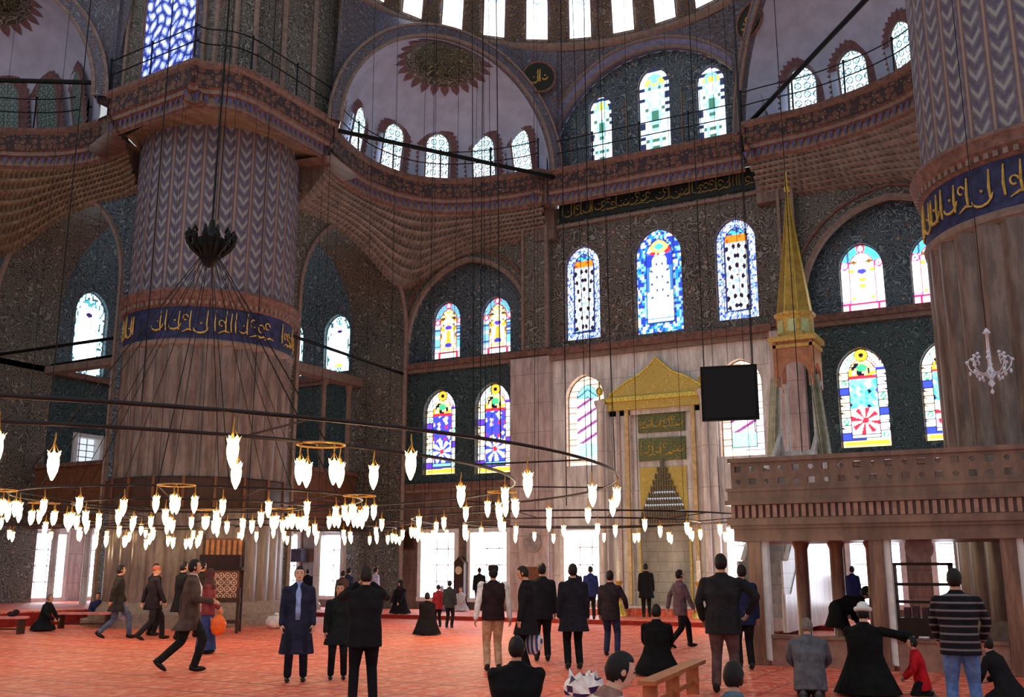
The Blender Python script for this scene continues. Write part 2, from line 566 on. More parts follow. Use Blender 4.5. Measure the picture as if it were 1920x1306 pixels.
struct(mb, 'trim_qibla', [M_RED, M_MOULD])

# pilasters between bay and side niches
mb = MB()
for x0, x1 in ((-18.0, -16.35), (-8.1, -7.0)):
    mb.box(x0, x1, YW - 0.28, YW, 0, 9.45, 0)
    mb.box(x0 + 0.55, x1 + 0.02 if x0 < -10 else x1, YW - 0.3, YW, 9.75, 15.3, 1)
    xa = x0 + 0.55
    mb.box(xa, xa + 0.1, YW - 0.42, YW - 0.3, 9.75, 15.3, 2)
    mb.box(x1 - 0.1, x1 + 0.02, YW - 0.42, YW - 0.3, 9.75, 15.3, 2)
struct(mb, 'trim_pilasters', [M_MARB_P, M_TILE, M_MOULD])

# ---------------------------------------------------------------- side wall on the left
XW = -34.0
def fs(s, z, d): return (XW - d, s, z)
mb = MB()
mb.panel(rect(4, 33.6, 0, 4.9), [rect(24.95, 26.5, 0.55, 2.95), rect(27.4, 29.0, 0.55, 2.95)], fs, 0.4, 0)
mb.panel(rect(4, 33.6, 4.9, 9.2), [rect(26.45, 27.6, 5.75, 6.75)], fs, 0.3, 1)
mb.panel(rect(4, 33.6, 9.2, 17.0), [arch(26.72, 1.55, 9.28, 12.72), arch(19.6, 1.4, 9.9, 12.4)], fs, 0.25, 2)
mb.box(XW, XW + 0.25, 4, 33.3, 9.0, 9.22, 3); mb.box(XW, XW + 0.15, 4, 33.3, 4.7, 4.9, 3)
mb.box(XW, XW + 0.12, 4, 24.7, 9.66, 9.9, 3)
struct(mb, 'wall_left', [M_MARB_P, M_TILE_D, M_TILE_B, M_RED])

# ---------------------------------------------------------------- through arches beside the left pier
mb = MB()
def fx(s, z, d): return (-22.9 - d, s, z)
op = arch(29.75, 6.6, 0.0, 14.75, 16, 0.06)
mb.panel(rect(25.6, 33.3, 0, 15.2), [], fx, 0, 0) if False else None
out = [(25.6, 0), (26.45, 0)] + op[2:][::-1][0:0]
oa = op[2:]                       # arc from right spring over to left spring
outl = [(25.4, 0.0), (26.45, 0.0)] + list(reversed(oa)) + [(33.05, 0.0), (33.35, 0.0), (33.35, 15.2), (25.4, 15.2)]
mb.panel(outl, [], fx, 0, 0)
pts = [(26.45, 0.0)] + list(reversed(oa)) + [(33.05, 0.0)]
acc = 0
for a, b in zip(pts, pts[1:]):
    L = math.hypot(b[0]-a[0], b[1]-a[1])
    mb.poly([fx(a[0], a[1], 0), fx(b[0], b[1], 0), fx(b[0], b[1], 2.7), fx(a[0], a[1], 2.7)], [(acc, 0), (acc + L, 0), (acc + L, 2.7), (acc, 2.7)], 1)
    acc += L
mb.tube([fx(a, b, -0.02) for a, b in pts], 0.1, 5, 2)
# the same across the left aisle
def fy(s, z, d): return (s, 22.3 + d, z)
op = arch(-30.4, 6.7, 0.0, 14.75, 16, 0.06); oa = op[2:]
outl = [(-34.0, 0.0), (-33.75, 0.0)] + list(reversed(oa)) + [(-27.05, 0.0), (-26.2, 0.0), (-26.2, 15.2), (-34.0, 15.2)]
mb.panel(outl, [], fy, 0, 3)
pts = [(-33.75, 0.0)] + list(reversed(oa)) + [(-27.05, 0.0)]
acc = 0
for a, b in zip(pts, pts[1:]):
    L = math.hypot(b[0]-a[0], b[1]-a[1])
    mb.poly([fy(a[0], a[1], 0), fy(b[0], b[1], 0), fy(b[0], b[1], 2.7), fy(a[0], a[1], 2.7)], [(acc, 0), (acc + L, 0), (acc + L, 2.7), (acc, 2.7)], 1)
    acc += L
mb.tube([fy(a, b, -0.02) for a, b in pts], 0.1, 5, 2)
struct(mb, 'wall_arches', [M_TILE, M_TILE, M_MOULD, M_TILE_B])

# galleries inside the corner bay
mb = MB()
mb.box(-25.5, -25.2, 26.4, 33.3, 3.2, 5.3, 0)      # parapet facing the hall
mb.box(-25.5, -25.1, 26.4, 33.3, 5.3, 5.45, 1)
mb.box(-25.5, -25.1, 26.4, 33.3, 3.05, 3.2, 1)
mb.box(-25.5, -25.12, 26.4, 33.3, 4.2, 4.28, 1)
mb.box(-34.0, -25.5, 32.0, 33.3, 3.2, 3.4, 2)
mb.box(-34.0, -32.4, 24.9, 33.3, 3.2, 3.4, 2)
mb.box(-34.0, -27.0, 24.7, 25.0, 3.2, 5.3, 0)
mb.box(-34.0, -27.0, 24.6, 25.05, 5.3, 5.45, 1)
mb.box(-34.0, -27.0, 24.6, 25.05, 3.05, 3.2, 1)
for y in (27.6, 29.3, 31.0, 32.6):
    mb.lathe([(0.2,0),(0.2,0.3),(0.13,0.4),(0.12,2.8),(0.2,3.1)], (-25.35, y), 10, 2)
    mb.lathe([(0.13,5.45),(0.11,5.6),(0.1,8.7),(0.17,9.0)], (-25.35, y), 8, 3)
for x in (-32.6, -30.8, -29.0):
    mb.lathe([(0.2,0),(0.2,0.3),(0.13,0.4),(0.12,2.8),(0.2,3.1)], (x, 24.9), 10, 2)
mb.box(-25.6, -25.0, 26.4, 33.3, 9.0, 9.35, 3)
mb.box(-34.0, -27.0, 24.6, 25.05, 8.95, 9.2, 3)
struct(mb, 'trim_corner_gallery', [M_WOODB, M_RED, M_MARB, M_MOULD], 30)

# ---------------------------------------------------------------- great piers
def calligraphy(mb, fmap, s0, s1, z0, z1, seed, r=0.022, m=0):
    rr = random.Random(seed)
    H = z1 - z0; s = s0
    while s < s1 - 0.1:
        k = rr.random()
        if k < 0.35:
            x = s + rr.uniform(0, .05)
            mb.tube([fmap(x + 0.02*H, z0 + H*.22), fmap(x, z0 + H*.5), fmap(x + 0.03*H, z0 + H*rr.uniform(.85, .97))], [r, r*1.3, r*.7], 4, m)
            s += 0.16 * H
        elif k < 0.7:
            w = rr.uniform(.3, .55) * H; zc = z0 + H * rr.uniform(.3, .45)
            mb.tube([fmap(s + w/2 - math.cos(t)*w/2, zc - math.sin(t)*w*.42 + t*0.02) for t in [PI*i/6 for i in range(7)]], [r*.6, r*1.2, r*1.4, r*1.5, r*1.3, r, r*.5], 4, m)
            mb.ell(fmap(s + w/2, zc + H*.16), (r*1.5,)*3, 5, 4, m)
            s += w * 0.75
        else:
            w = rr.uniform(.18, .3) * H; zc = z0 + H * rr.uniform(.45, .7)
            mb.tube([fmap(s + w/2 + math.cos(t)*w/2*(1 - t*.06), zc + math.sin(t)*w*.5) for t in [1.7*PI*i/8 for i in range(9)]], r, 4, m)
            mb.tube([fmap(s, z0 + H*.15), fmap(s + w, z0 + H*.25), fmap(s + w*1.9, z0 + H*.2)], [r*.6, r*1.4, r*.5], 4, m)
            s += w * 1.1

def pier(c, name, a_text, collar=True):
    root = empty(name, (c[0], c[1], 0), kind='structure')
    mb = MB()
    mb.lathe([(3.2,0),(3.2,0.18),(3.0,0.18),(3.0,0.36),(2.85,0.36),(2.8,0.5),(2.68,0.62),(2.66,0.7)], n=48, m=1)
    mb.lathe([(2.62,0.7),(2.62,8.25)], n=224, m=0, flute=(28,0.11))
    o = mb.build('pier_shaft', [M_COLM, M_MOULD], root, 40)
    mb = MB()
    mb.lathe([(2.6,8.2),(2.7,8.28),(2.72,8.4),(2.66,8.45)], n=64, m=0)
    mb.lathe([(2.66,8.45),(2.66,9.45)], n=64, m=1)
    mb.lathe([(2.66,9.45),(2.72,9.5),(2.74,9.58),(2.84,9.68),(2.84,9.8),(2.9,9.9),(2.86,10.0),(2.6,10.04)], n=64, m=2)
    for i in range(90):
        a = 2*PI*i/90
        Mx = Matrix.Rotation(a, 4, 'Z')
        mb.box(2.7, 2.79, -0.05, 0.05, 9.5, 9.62, 0, Mx)
    o = mb.build('inscription_band', [M_MOULD, M_BLUE, M_RED], root, 40)
    o['label'] = 'dark blue band with red brown moulding and gold writing'
    mb = MB()
    for k, a in enumerate(a_text):
        fm = lambda s, z, a=a: (2.69 * math.cos(a + s / 2.69), 2.69 * math.sin(a + s / 2.69), z)
        calligraphy(mb, fm, -0.95, 0.95, 8.5, 9.4, 11 + k)
    mb.build('gold_writing', M_GOLDP, o)
    mb = MB()
    mb.lathe([(2.6,10.02),(2.6,15.45)], n=256, m=0, flute=(32,0.05), uref=2.6)
    o = mb.build('painted_shaft', [M_PIER], root, 40)
    if not collar: return root
    mb = MB()
    mb.lathe([(2.78,3.35),(2.82,3.4),(2.82,4.25),(2.7,4.3)], n=40, m=0)
    for i in range(20):
        Mx = Matrix.Rotation(2*PI*i/20, 4, 'Z')
        mb.box(2.8, 2.86, -0.04, 0.04, 3.35, 4.3, 1, Mx)
    o = mb.build('wooden_collar', [M_DARK, M_WOODB], root, 40)
    return root
P1 = (-24.1, 23.55); P2 = (0.6, 23.15)
def angs(c, offs):
    b = math.atan2(-c[1], -c[0])
    return [b + o for o in offs]
pier(P1, 'trim_pier_left', angs(P1, [-1.3, -0.35, 0.38, 1.3, 2.4]))
pier(P2, 'trim_pier_right', angs(P2, [-1.35, -0.75, 0.0, 0.8, 2.2]), False)

# ---------------------------------------------------------------- gallery cornice
def smooth_path(pts, n=3):
    """Catmull-Rom refinement"""
    out = []
    for i in range(len(pts) - 1):
        p0 = pts[max(i-1, 0)]; p1 = pts[i]; p2 = pts[i+1]; p3 = pts[min(i+2, len(pts)-1)]
        for k in range(n):
            t = k / n
            out.append(tuple(0.5*((2*p1[q]) + (-p0[q]+p2[q])*t + (2*p0[q]-5*p1[q]+4*p2[q]-p3[q])*t*t + (-p0[q]+3*p1[q]-3*p2[q]+p3[q])*t**3) for q in (0,1)))
    out.append(pts[-1])
    return out
def norms(path):
    N = []
    for i in range(len(path)):
        a = path[max(i-1,0)]; b = path[min(i+1,len(path)-1)]
        d = Vector((b[0]-a[0], b[1]-a[1])).normalized()
        N.append((-d.y, d.x))
    return N
EXL = smooth_path([(-33.4,15.6),(-32.6,18.0),(-30.84,19.75),(-29.4,20.65),(-28.2,20.95),(-27.1,20.95),(-26.0,20.75)], 4)
FLL = [(-25.5,19.75),(-23.4,19.6),(-21.3,19.45)]
BAL = smooth_path([(-21.3,19.45),(-21.2,19.8),(-20.75,20.15),(-20.45,20.6),(-20.3,21.2)], 3)
FLR = [(-20.3,21.2),(-20.3,23.2),(-20.3,25.0)]
EX1 = smooth_path([(-20.75,25.5),(-21.12,27.0),(-21.2,28.5),(-20.85,29.9),(-20.1,30.85),(-18.8,31.5),(-17.2,31.8),(-16.2,31.8)], 4)
BAY = [(-16.0,32.2),(-12.2,32.25),(-8.5,32.3)]
EX2 = smooth_path([(-8.3,31.6),(-7.4,31.5),(-6.2,31.45),(-4.9,31.15),(-3.8,30.7),(-2.75,29.96),(-2.0,28.7),(-1.8,27.2),(-1.9,25.6)], 4)
FLP = [(-1.9,25.6),(-1.9,22.0),(-1.9,20.5)]
PROF = [(0.45,15.15),(0.38,15.25),(0.38,15.5),(0.22,15.56),(0.2,15.68),(0.12,15.72),(0.12,16.3),(0.0,16.36),(0.0,16.5),(1.6,16.5)]
mb = MB()
def cornice(path, z_off=0.0):
    N = norms(path)
    acc = [0]
    for a, b in zip(path, path[1:]): acc.append(acc[-1] + math.dist(a, b))
    P = [[(p[0] + n[0]*d, p[1] + n[1]*d, z + z_off) for d, z in PROF] for p, n in zip(path, N)]
    for j, mi in enumerate((1, 0, 1, 0, 1, 2, 0, 1, 2)):
        sub = [[row[j], row[j+1]] for row in P]
        dz = PROF[j+1][1] - PROF[j][1] + abs(PROF[j+1][0] - PROF[j][0])
        mb.grid(sub, lambda i, q, acc=acc, j=j, dz=dz: (acc[i], PROF[j][1] + q * dz), mi)
    # blue triangles hanging from the lower edge
    L = 0.0; nxt = 0.0
    for (a, b), n in zip(zip(path, path[1:]), N):
        seg = math.dist(a, b)
        while nxt < L + seg:
            t = (nxt - L) / seg
            x = a[0] + (b[0]-a[0])*t; y = a[1] + (b[1]-a[1])*t
            dx = (b[0]-a[0])/seg*0.09; dy = (b[1]-a[1])/seg*0.09
            ox, oy = n[0]*0.3, n[1]*0.3
            mb.poly([(x+ox-dx, y+oy-dy, 15.53), (x+ox+dx, y+oy+dy, 15.53), (x+ox, y+oy, 15.24)], None, 3)
            nxt += 0.24
        L += seg
for p in (EXL, FLL, BAL, FLR, EX1, BAY, EX2, FLP): cornice(p)
for a, b in ((EXL[-1], FLL[0]), (FLR[-1], EX1[0]), (EX1[-1], BAY[0]), (BAY[-1], EX2[0])):
    cornice([a, b])
M_CB = plain('blue grey painted teeth', (92,88,126), 0.6)
struct(mb, 'trim_gallery_cornice', [M_MOULD, M_RED, M_CORN, M_CB])

# ---------------------------------------------------------------- stalactite squinches under the gallery
def resample(path, n):
    acc = [0]
    for a, b in zip(path, path[1:]): acc.append(acc[-1] + math.dist(a, b))
    T = acc[-1]; out = []; j = 0
    for i in range(n + 1):
        s = T * i / n
        while j < len(acc) - 2 and acc[j+1] < s: j += 1
        t = (s - acc[j]) / max(1e-9, acc[j+1] - acc[j])
        out.append((path[j][0] + (path[j+1][0]-path[j][0])*t, path[j][1] + (path[j+1][1]-path[j][1])*t))
    return out
def squinch(mb, top, bottom, z0, z1, tiers=6, cells=52, mat_i=0, zcorner=0.0):
    T = resample(top, cells * 2); B = resample(bottom, cells * 2)
    NN = len(T)
    dist = [0]
    for a, b in zip(T, T[1:]): dist.append(dist[-1] + math.dist(a, b))
    def pt(i, t, inset=0.0):
        a = T[i]; b = B[i]
        k = t ** 0.8
        x = b[0] + (a[0]-b[0])*k; y = b[1] + (a[1]-b[1])*k
        dx, dy = b[0]-a[0], b[1]-a[1]; L = math.hypot(dx, dy) or 1
        if L < 0.4:
            dx, dy, L = 0, 0, 1
        zb = z0 - zcorner * math.exp(-((i / (NN-1) - 0.52) / 0.16) ** 2)
        return (x + dx/L*inset, y + dy/L*inset, zb + (z1 - zb)*t)
    for k in range(tiers):
        t0 = k / tiers; t1 = (k + 1) / tiers; tm = t0 + (t1 - t0)*0.72; th = t0 + (t1-t0)*0.45
        off = k % 2
        for i in range(off, NN - 2, 2):
            a, m_, b = i, i + 1, i + 2
            A0, M0, B0 = pt(a, t0), pt(m_, t0, 0.14), pt(b, t0)
            A1, M1, B1 = pt(a, th), pt(m_, th, 0.2), pt(b, th)
            A2, M2, B2 = pt(a, tm), pt(m_, tm), pt(b, tm)
            u0, um, u1 = dist[a], dist[m_], dist[b]
            mb.poly([A0, M0, M1, A1], None, mat_i); mb.poly([M0, B0, B1, M1], None, mat_i)
            mb.poly([A1, M1, M2, A2], None, mat_i); mb.poly([M1, B1, B2, M2], None, mat_i)
            A3, M3, B3 = pt(a, t1), pt(m_, t1), pt(b, t1)
            mb.poly([A2, M2, M3, A3], None, mat_i); mb.poly([M2, B2, B3, M3], None, mat_i)
mb = MB()
squinch(mb, [(p[0]+n[0]*.42, p[1]+n[1]*.42) for p, n in zip(EX1, norms(EX1))],
        [(-22.1,25.0),(-22.88,26.2),(-22.88,33.28),(-16.4,33.28)], 14.15, 15.2, 8, 62, 0, 1.3)
squinch(mb, [(p[0]+n[0]*.42, p[1]+n[1]*.42) for p, n in zip(EX2, norms(EX2))],
        [(-8.0,33.28),(-1.0,33.28),(-0.6,25.6)], 14.1, 15.2, 8, 62, 0, 0.5)
squinch(mb, [(p[0]+n[0]*.42, p[1]+n[1]*.42) for p, n in zip(EXL, norms(EXL))],
        [(-34.0,14.5),(-34.0,22.28),(-27.2,22.28),(-26.2,22.0)], 14.1, 15.2, 8, 62, 1, 1.2)
struct(mb, 'trim_stalactites', [M_MUQ, M_STONE_L])

# soffit between left pier and its gallery edge, and the block of the pier above the gallery
mb = MB()
edge = [(-27.4,22.3),(-26.0,21.2),(-25.4,20.1)] + FLL[1:] + BAL[1:] + FLR[1:] + [(-20.9,25.6),(-22.9,26.2)]
inn = []
for p in edge:
    a = math.atan2(p[1]-P1[1], p[0]-P1[0]); inn.append((P1[0]+2.5*math.cos(a), P1[1]+2.5*math.sin(a)))
N = norms(edge)
outr = [(p[0]+n[0]*.4, p[1]+n[1]*.4) for p, n in zip(edge, N)]
mid = [((a[0]*.6+b[0]*.4), (a[1]*.6+b[1]*.4)) for a, b in zip(outr, inn)]
mb.grid([[(a[0],a[1],15.2),(c[0],c[1],15.3),(c[0],c[1],15.32),(b[0],b[1],15.42)] for a, b, c in zip(outr, inn, mid)], None, 0)
blk = [(-20.75,25.5),(-20.75,21.3),(-21.4,20.35),(-25.6,20.35),(-26.6,21.5),(-27.5,24.5),(-27.5,27),(-22.9,27),(-20.75,25.5)]
acc = [0]
for a, b in zip(blk, blk[1:]): acc.append(acc[-1] + math.dist(a, b))
mb.grid([[(p[0],p[1],16.45),(p[0],p[1],26.0)] for p in blk], lambda i, j: (acc[i], 16.45 + j*9.55), 1)
for p in [(-20.72,25.4),(-20.72,24.1),(-20.72,22.6),(-20.72,21.3),(-21.05,20.8),(-21.4,20.32),(-21.9,20.32),(-24.6,20.32),(-25.4,20.32)]:
    mb.tube([(p[0],p[1],16.5),(p[0],p[1],26)], 0.09, 6, 2)
blk2 = [(0.6,20.8),(-1.4,20.9),(-1.5,22),(-1.5,25.6),(0.6,27)]
mb.grid([[(p[0],p[1],16.45),(p[0],p[1],26.0)] for p in blk2], lambda i, j: (i*2.0, 16.45 + j*9.55), 1)
e2 = [(3.0,20.5),(0.5,20.3),(-1.9,20.5),(-1.9,22.0),(-1.9,25.6)][::-1]
mb.grid([[(p[0],p[1],15.2),(0.6,23.2,15.0)] for p in e2], None, 0)
struct(mb, 'wall_pier_blocks', [M_STONE_L, M_TILE, M_MOULD])

# ---------------------------------------------------------------- exedra half domes above the gallery
def half_dome(p0, p1, sag, name, n_az=40, seed=0):
    """quarter ellipsoid behind the chord p0 p1; the apse side is to the left of p0 -> p1"""
    c = ((p0[0]+p1[0])/2, (p0[1]+p1[1])/2)
    h = math.dist(p0, p1) / 2
    ux, uy = (p1[0]-p0[0])/2/h, (p1[1]-p0[1])/2/h
    nx, ny = -uy, ux
    def P(az, el, k=1.0):
        s = -math.cos(az) * math.cos(el) * h * k
        d = math.sin(az) * math.cos(el) * sag * k
        return (c[0] + ux*s + nx*d, c[1] + uy*s + ny*d, 16.4 + math.sin(el) * h * 1.0 * k)
    mb = MB()
    mb.grid([[P(PI*i/n_az, PI/2*j/16) for j in range(17)] for i in range(n_az+1)], lambda i, j: (i*0.3, j*0.4), 0)
    # face of the opening arch
    A = [(c[0]+ux*s*1.0, c[1]+uy*s*1.0, z) for s, z in [(-math.cos(PI*i/32)*h, 16.4+math.sin(PI*i/32)*h) for i in range(33)]]
    B = [(c[0]+ux*s - nx*0.25, c[1]+uy*s - ny*0.25, z) for s, z in [(-math.cos(PI*i/32)*(h+0.0), 16.4+math.sin(PI*i/32)*(h+0.0)) for i in range(33)]]
    Cc = [(c[0]+ux*s - nx*0.25, c[1]+uy*s - ny*0.25, z) for s, z in [(-math.cos(PI*i/32)*(h+0.42), 16.4+math.sin(PI*i/32)*(h+0.42)) for i in range(33)]]
    mb.grid([[a, b, d] for a, b, d in zip(A, B, Cc)], lambda i, j: (i*0.4, j*0.4), 1)
    mb.tube(B, 0.07, 5, 2); mb.tube(Cc, 0.06, 5, 2)
    # medallion painted round the crown and a red brown scallop edge
    dirv = Vector((0.03, math.cos(1.33), math.sin(1.33))).normalized()   # (along chord, into apse, up)
    e1 = Vector((1, 0, 0)); e1 = (e1 - dirv * e1.dot(dirv)).normalized(); e2 = dirv.cross(e1)
    def on(rad, th):
        v = (dirv + (e1*math.cos(th) + e2*math.sin(th)) * math.tan(rad * 0.36)).normalized() * 0.99
        v.y = max(v.y, 0.02)
        return (c[0] + ux*v.x*h + nx*v.y*sag, c[1] + uy*v.x*h + ny*v.y*sag, 16.4 + v.z*h)
    for r0, r1, mi in ((0.0,0.4,3),(0.4,0.75,3),(0.75,1.0,4)):
        mb.grid([[on(r0,2*PI*i/48), on(r1,2*PI*i/48)] for i in range(49)], lambda i, j: (i*.1, j*.3), mi)
    for i in range(24):
        t0 = 2*PI*i/24
        mb.poly([on(1.0,t0), on(1.0,t0+.22), on(1.12,t0+.2), on(1.28,t0+.11), on(1.12,t0+.02)], None, 5)
    struct(mb, name, [M_PLAST, M_TILE_M, M_MOULD, M_TILE_DK, M_TILE, M_SCAL])
    return P
M_TILE_DK = tile('dark medallion painting', (40,34,30), (78,68,52), (176,164,128), (110,70,50), 3.0)
M_SCAL = plain('red brown scallop paint', (116,84,86), 0.8)
PL, PR = (-20.3, 25.0), (-15.9, 32.3)
fdL = half_dome(PL, PR, 3.7, 'wall_half_dome_left_front')
RL, RR_ = (-8.3, 32.3), (-2.0, 25.0)
fdR = half_dome(RL, RR_, 3.7, 'wall_half_dome_right_front')
SL, SR = (-33.4, 15.0), (-26.0, 19.8)
fdS = half_dome(SL, SR, 3.7, 'wall_half_dome_left_side')

def scallop(mb, w, h, m=0, k=30):
    """serrated painted border round an arched window, local coords, facing -y"""
    inn = arch(0, w, 0, h, 8); out = arch(0, w + 0.44, -0.0, h + 0.26, 8)
    n = len(inn)
    for i in range(1, n):
        a, b = inn[i], inn[(i+1) % n]; c, d = out[i], out[(i+1) % n]
        if i == n - 1: continue
        mb.poly([(a[0],-.015,a[1]), (b[0],-.015,b[1]), (d[0],-.015,d[1]), (c[0],-.015,c[1])], None, m)
    L = out[1:] + out[:1]
    path = [(out[1])] + out[2:] + [out[0]]
    pr = resample(path, k)
    for a, b in zip(pr, pr[1:]):
        mx, mz = (a[0]+b[0])/2, (a[1]+b[1])/2
        ln = math.dist(a, b) or 1
        nx, nz = (b[1]-a[1])/ln, -(b[0]-a[0])/ln
        mb.poly([(a[0],-.015,a[1]), (b[0],-.015,b[1]), (mx+nx*.12,-.015,mz+nz*.12)], None, m)

mb = MB()
mb.box(-17.2, -16.06, 32.3, 33.3, 15.2, 16.45, 0); mb.box(-8.7, -7.0, 32.8, 33.3, 15.56, 16.45, 0); mb.box(-17.2, -15.6, 32.8, 33.3, 15.56, 16.45, 0); mb.box(-8.3, -7.8, 31.95, 32.5, 15.56, 16.45, 0); mb.box(-8.24, -7.0, 32.1, 33.3, 15.2, 16.45, 0); mb.box(-17.0, -16.06, 32.95, 33.3, 14.0, 15.2, 0); mb.box(-8.24, -7.2, 32.95, 33.3, 14.0, 15.2, 0)
mb.poly([(-23.6,25.4,15.2),(-22.4,24.4,15.2),(-20.3,24.8,15.2),(-20.7,26.8,15.2),(-23.2,27.0,15.2)], None, 0); mb.poly([(-26.9,22.6,15.2),(-25.6,21.4,15.2),(-25.4,19.9,15.2),(-27.2,20.5,15.2),(-27.6,22.4,15.2)], None, 0)
mb.box(-23.0, -21.1, 25.6, 26.0, 15.65, 16.4, 0); mb.box(-27.0, -25.9, 20.9, 21.3, 15.65, 16.4, 0)
mb.poly([(-22.5,25.15,13.6),(-22.5,25.15,15.35),(-20.7,25.45,15.35),(-21.0,25.4,15.1),(-21.8,25.3,14.2)], None, 0); mb.poly([(-26.3,22.3,13.6),(-26.3,22.3,15.35),(-25.5,20.6,15.35),(-25.75,21.0,15.0),(-26.1,21.8,14.2)], None, 0)
A = [(sc_*1.0, z) for sc_, z in [(-math.cos(PI*i/32)*4.83, 16.4+math.sin(PI*i/32)*4.83) for i in range(33)]]
cx, cy = (SL[0]+SR[0])/2, (SL[1]+SR[1])/2; hh = math.dist(SL, SR)/2; vx, vy = (SR[0]-SL[0])/2/hh, (SR[1]-SL[1])/2/hh
mb.grid([[(cx+vx*a, cy+vy*a, z), (cx+vx*a*1.25, cy+vy*a*1.25, 26)] for a, z in A], lambda i, j: (i*.45, j*3.0), 1)
mb.box(-26.2, -25.5, 20.0, 20.6, 16.4, 26, 1)
struct(mb, 'wall_corner_fill', [M_STONE, M_TILE_M])

# ---------------------------------------------------------------- bay tympanum, spandrels, main half dome
C0 = (-12.0, 24.7); RD = 8.0; ZR = 21.5
mb = MB()
tym = [(-16.3,16.3),(-7.9,16.3)] + [(-12.1+4.2*math.cos(PI*i/24), 16.5+4.35*math.sin(PI*i/24)) for i in range(25)]
TW = [(-14.2,0.95,16.7,19.65),(-12.0,1.25,16.7,20.3),(-9.8,1.05,16.7,19.8)]
mb.panel(tym, [arch(x,w,z0,z1) for x,w,z0,z1 in TW], fq, 0.2, 0)
arcB = [(-12.1-4.2*math.cos(PI*i/32), 32.9, 16.5+4.35*math.sin(PI*i/32)) for i in range(33)]
arcB2 = [(-12.1-4.2*math.cos(PI*i/32), 33.3, 16.5+4.35*math.sin(PI*i/32)) for i in range(33)]
arcB3 = [(-12.1-4.5*math.cos(PI*i/32), 32.7, 16.5+4.65*math.sin(PI*i/32)) for i in range(33)]
mb.grid([[a,b,c] for a,b,c in zip(arcB2,arcB,arcB3)], lambda i,j: (i*.4,j*.4), 1)
mb.tube(arcB, 0.07, 5, 2); mb.tube(arcB3, 0.06, 5, 2)
for x in (-15.45,-13.1,-10.9,-8.7):
    mb.tube([(x,YW-.02,16.5),(x,YW-.02,17.6+ (1.6 if abs(x+12)<2 else .4))], 0.04, 5, 2)
struct(mb, 'wall_bay_tympanum', [M_TILE_B, M_PLAST_B, M_MOULD])
mb = MB()
def arcs(p0, p1, extra):
    c = ((p0[0]+p1[0])/2, (p0[1]+p1[1])/2); h = math.dist(p0, p1)/2
    ux, uy = (p1[0]-p0[0])/2/h, (p1[1]-p0[1])/2/h
    return [(c[0]-ux*math.cos(PI*i/32)*(h+extra), c[1]-uy*math.cos(PI*i/32)*(h+extra), 16.4+math.sin(PI*i/32)*(h+extra)) for i in range(33)]
for A in (arcs(PL, PR, 0.4), arcB3, arcs(RL, RR_, 0.4)):
    rows = []
    for p in A:
        v = Vector((p[0]-C0[0], p[1]-C0[1])).normalized()
        q = (C0[0]+v.x*RD, C0[1]+v.y*RD, ZR)
        rows.append([tuple(p[k]+(q[k]-p[k])*t for k in range(3)) for t in (0,.33,.66,1)])
    mb.grid(rows, lambda i, j: (rows[i][j][0]+rows[i][j][1], rows[i][j][2]), 0)
a0, a1 = R(-20), R(200)
mb.lathe([(8.05,21.2),(7.9,21.3),(7.85,21.42),(7.95,21.5)], C0, 60, 1, a0, a1)
struct(mb, 'wall_spandrels', [M_TILE_M, M_MOULD], True)
mb = MB()
prof = [(8.0*math.cos(e), 21.5+8.0*math.sin(e)) for e in [PI/2*j/14*0.98 for j in range(15)]]
mb.lathe(prof, C0, 72, 0, a0, a1, uref=8.0)
for k in range(19):
    az = R(90 + (k - 9) * 12.2 + 6.1)
    mb.tube([(C0[0]+7.97*math.cos(e)*math.cos(az), C0[1]+7.97*math.cos(e)*math.sin(az), 21.5+7.97*math.sin(e)) for e in [0.02,0.1,0.2,0.3,0.4]], 0.035, 5, 1)
struct(mb, 'ceiling_main_half_dome', [tile('painted half dome', (76,48,44), (112,78,66), (168,140,118), (70,78,110), 2.6), M_MOULD], True)

# round inscription discs on the spandrels
for k, (x, y, z) in enumerate(((-15.95,31.55,20.05),(-7.75,31.4,20.05))):
    v = Vector((C0[0]-x, C0[1]-y, 0)).normalized()
    root = empty('inscription_roundel', (x, y, z), math.atan2(v.y, v.x) + PI/2,
                 ('round dark green roundel with gold writing between the half dome and the tympanum' if k == 0 else 'round dark roundel with gold writing, the right one under the dome windows'), 'roundel', 'painted roundels')
    mb = MB()
    mb.prism([(0.6*math.cos(2*PI*i/32), 0.6*math.sin(2*PI*i/32)) for i in range(32)], lambda s, zz, d: (s, d, zz), 0.0, 0.08)
    mb.build('disc', plain('dark green disc', (30,34,24), 0.5), root)
    mb = MB(); mb.tube([(0.62*math.cos(2*PI*i/32), 0.0, 0.62*math.sin(2*PI*i/32)) for i in range(32)], 0.05, 5, 0, closed=True)
    mb.build('rim', M_RED, root)
    mb = MB(); calligraphy(mb, lambda s, zz: (s, -0.02, zz), -0.38, 0.3, -0.35, 0.35, 40 + k, 0.025)
    mb.build('gold_writing', M_GOLDP, root)

# inscription panel over the bay windows
root = empty('calligraphy_frieze', (-12.15, YW - .01, 14.68), 0, 'long dark green panel of gold writing above the three bay windows', 'inscription')
mb = MB(); mb.box(-3.82, 3.88, -0.06, 0.0, 0, 0.82); mb.build('panel', M_CALB, root)
mb = MB(); calligraphy(mb, lambda s, z: (s, -0.07, z), -3.7, -0.1, 0.06, 0.78, 3, 0.02); calligraphy(mb, lambda s, z: (s, -0.07, z), 0.15, 3.75, 0.06, 0.78, 5, 0.02)
mb.build('gold_writing', plain('old gold writing', (150,132,70), 0.5), root)
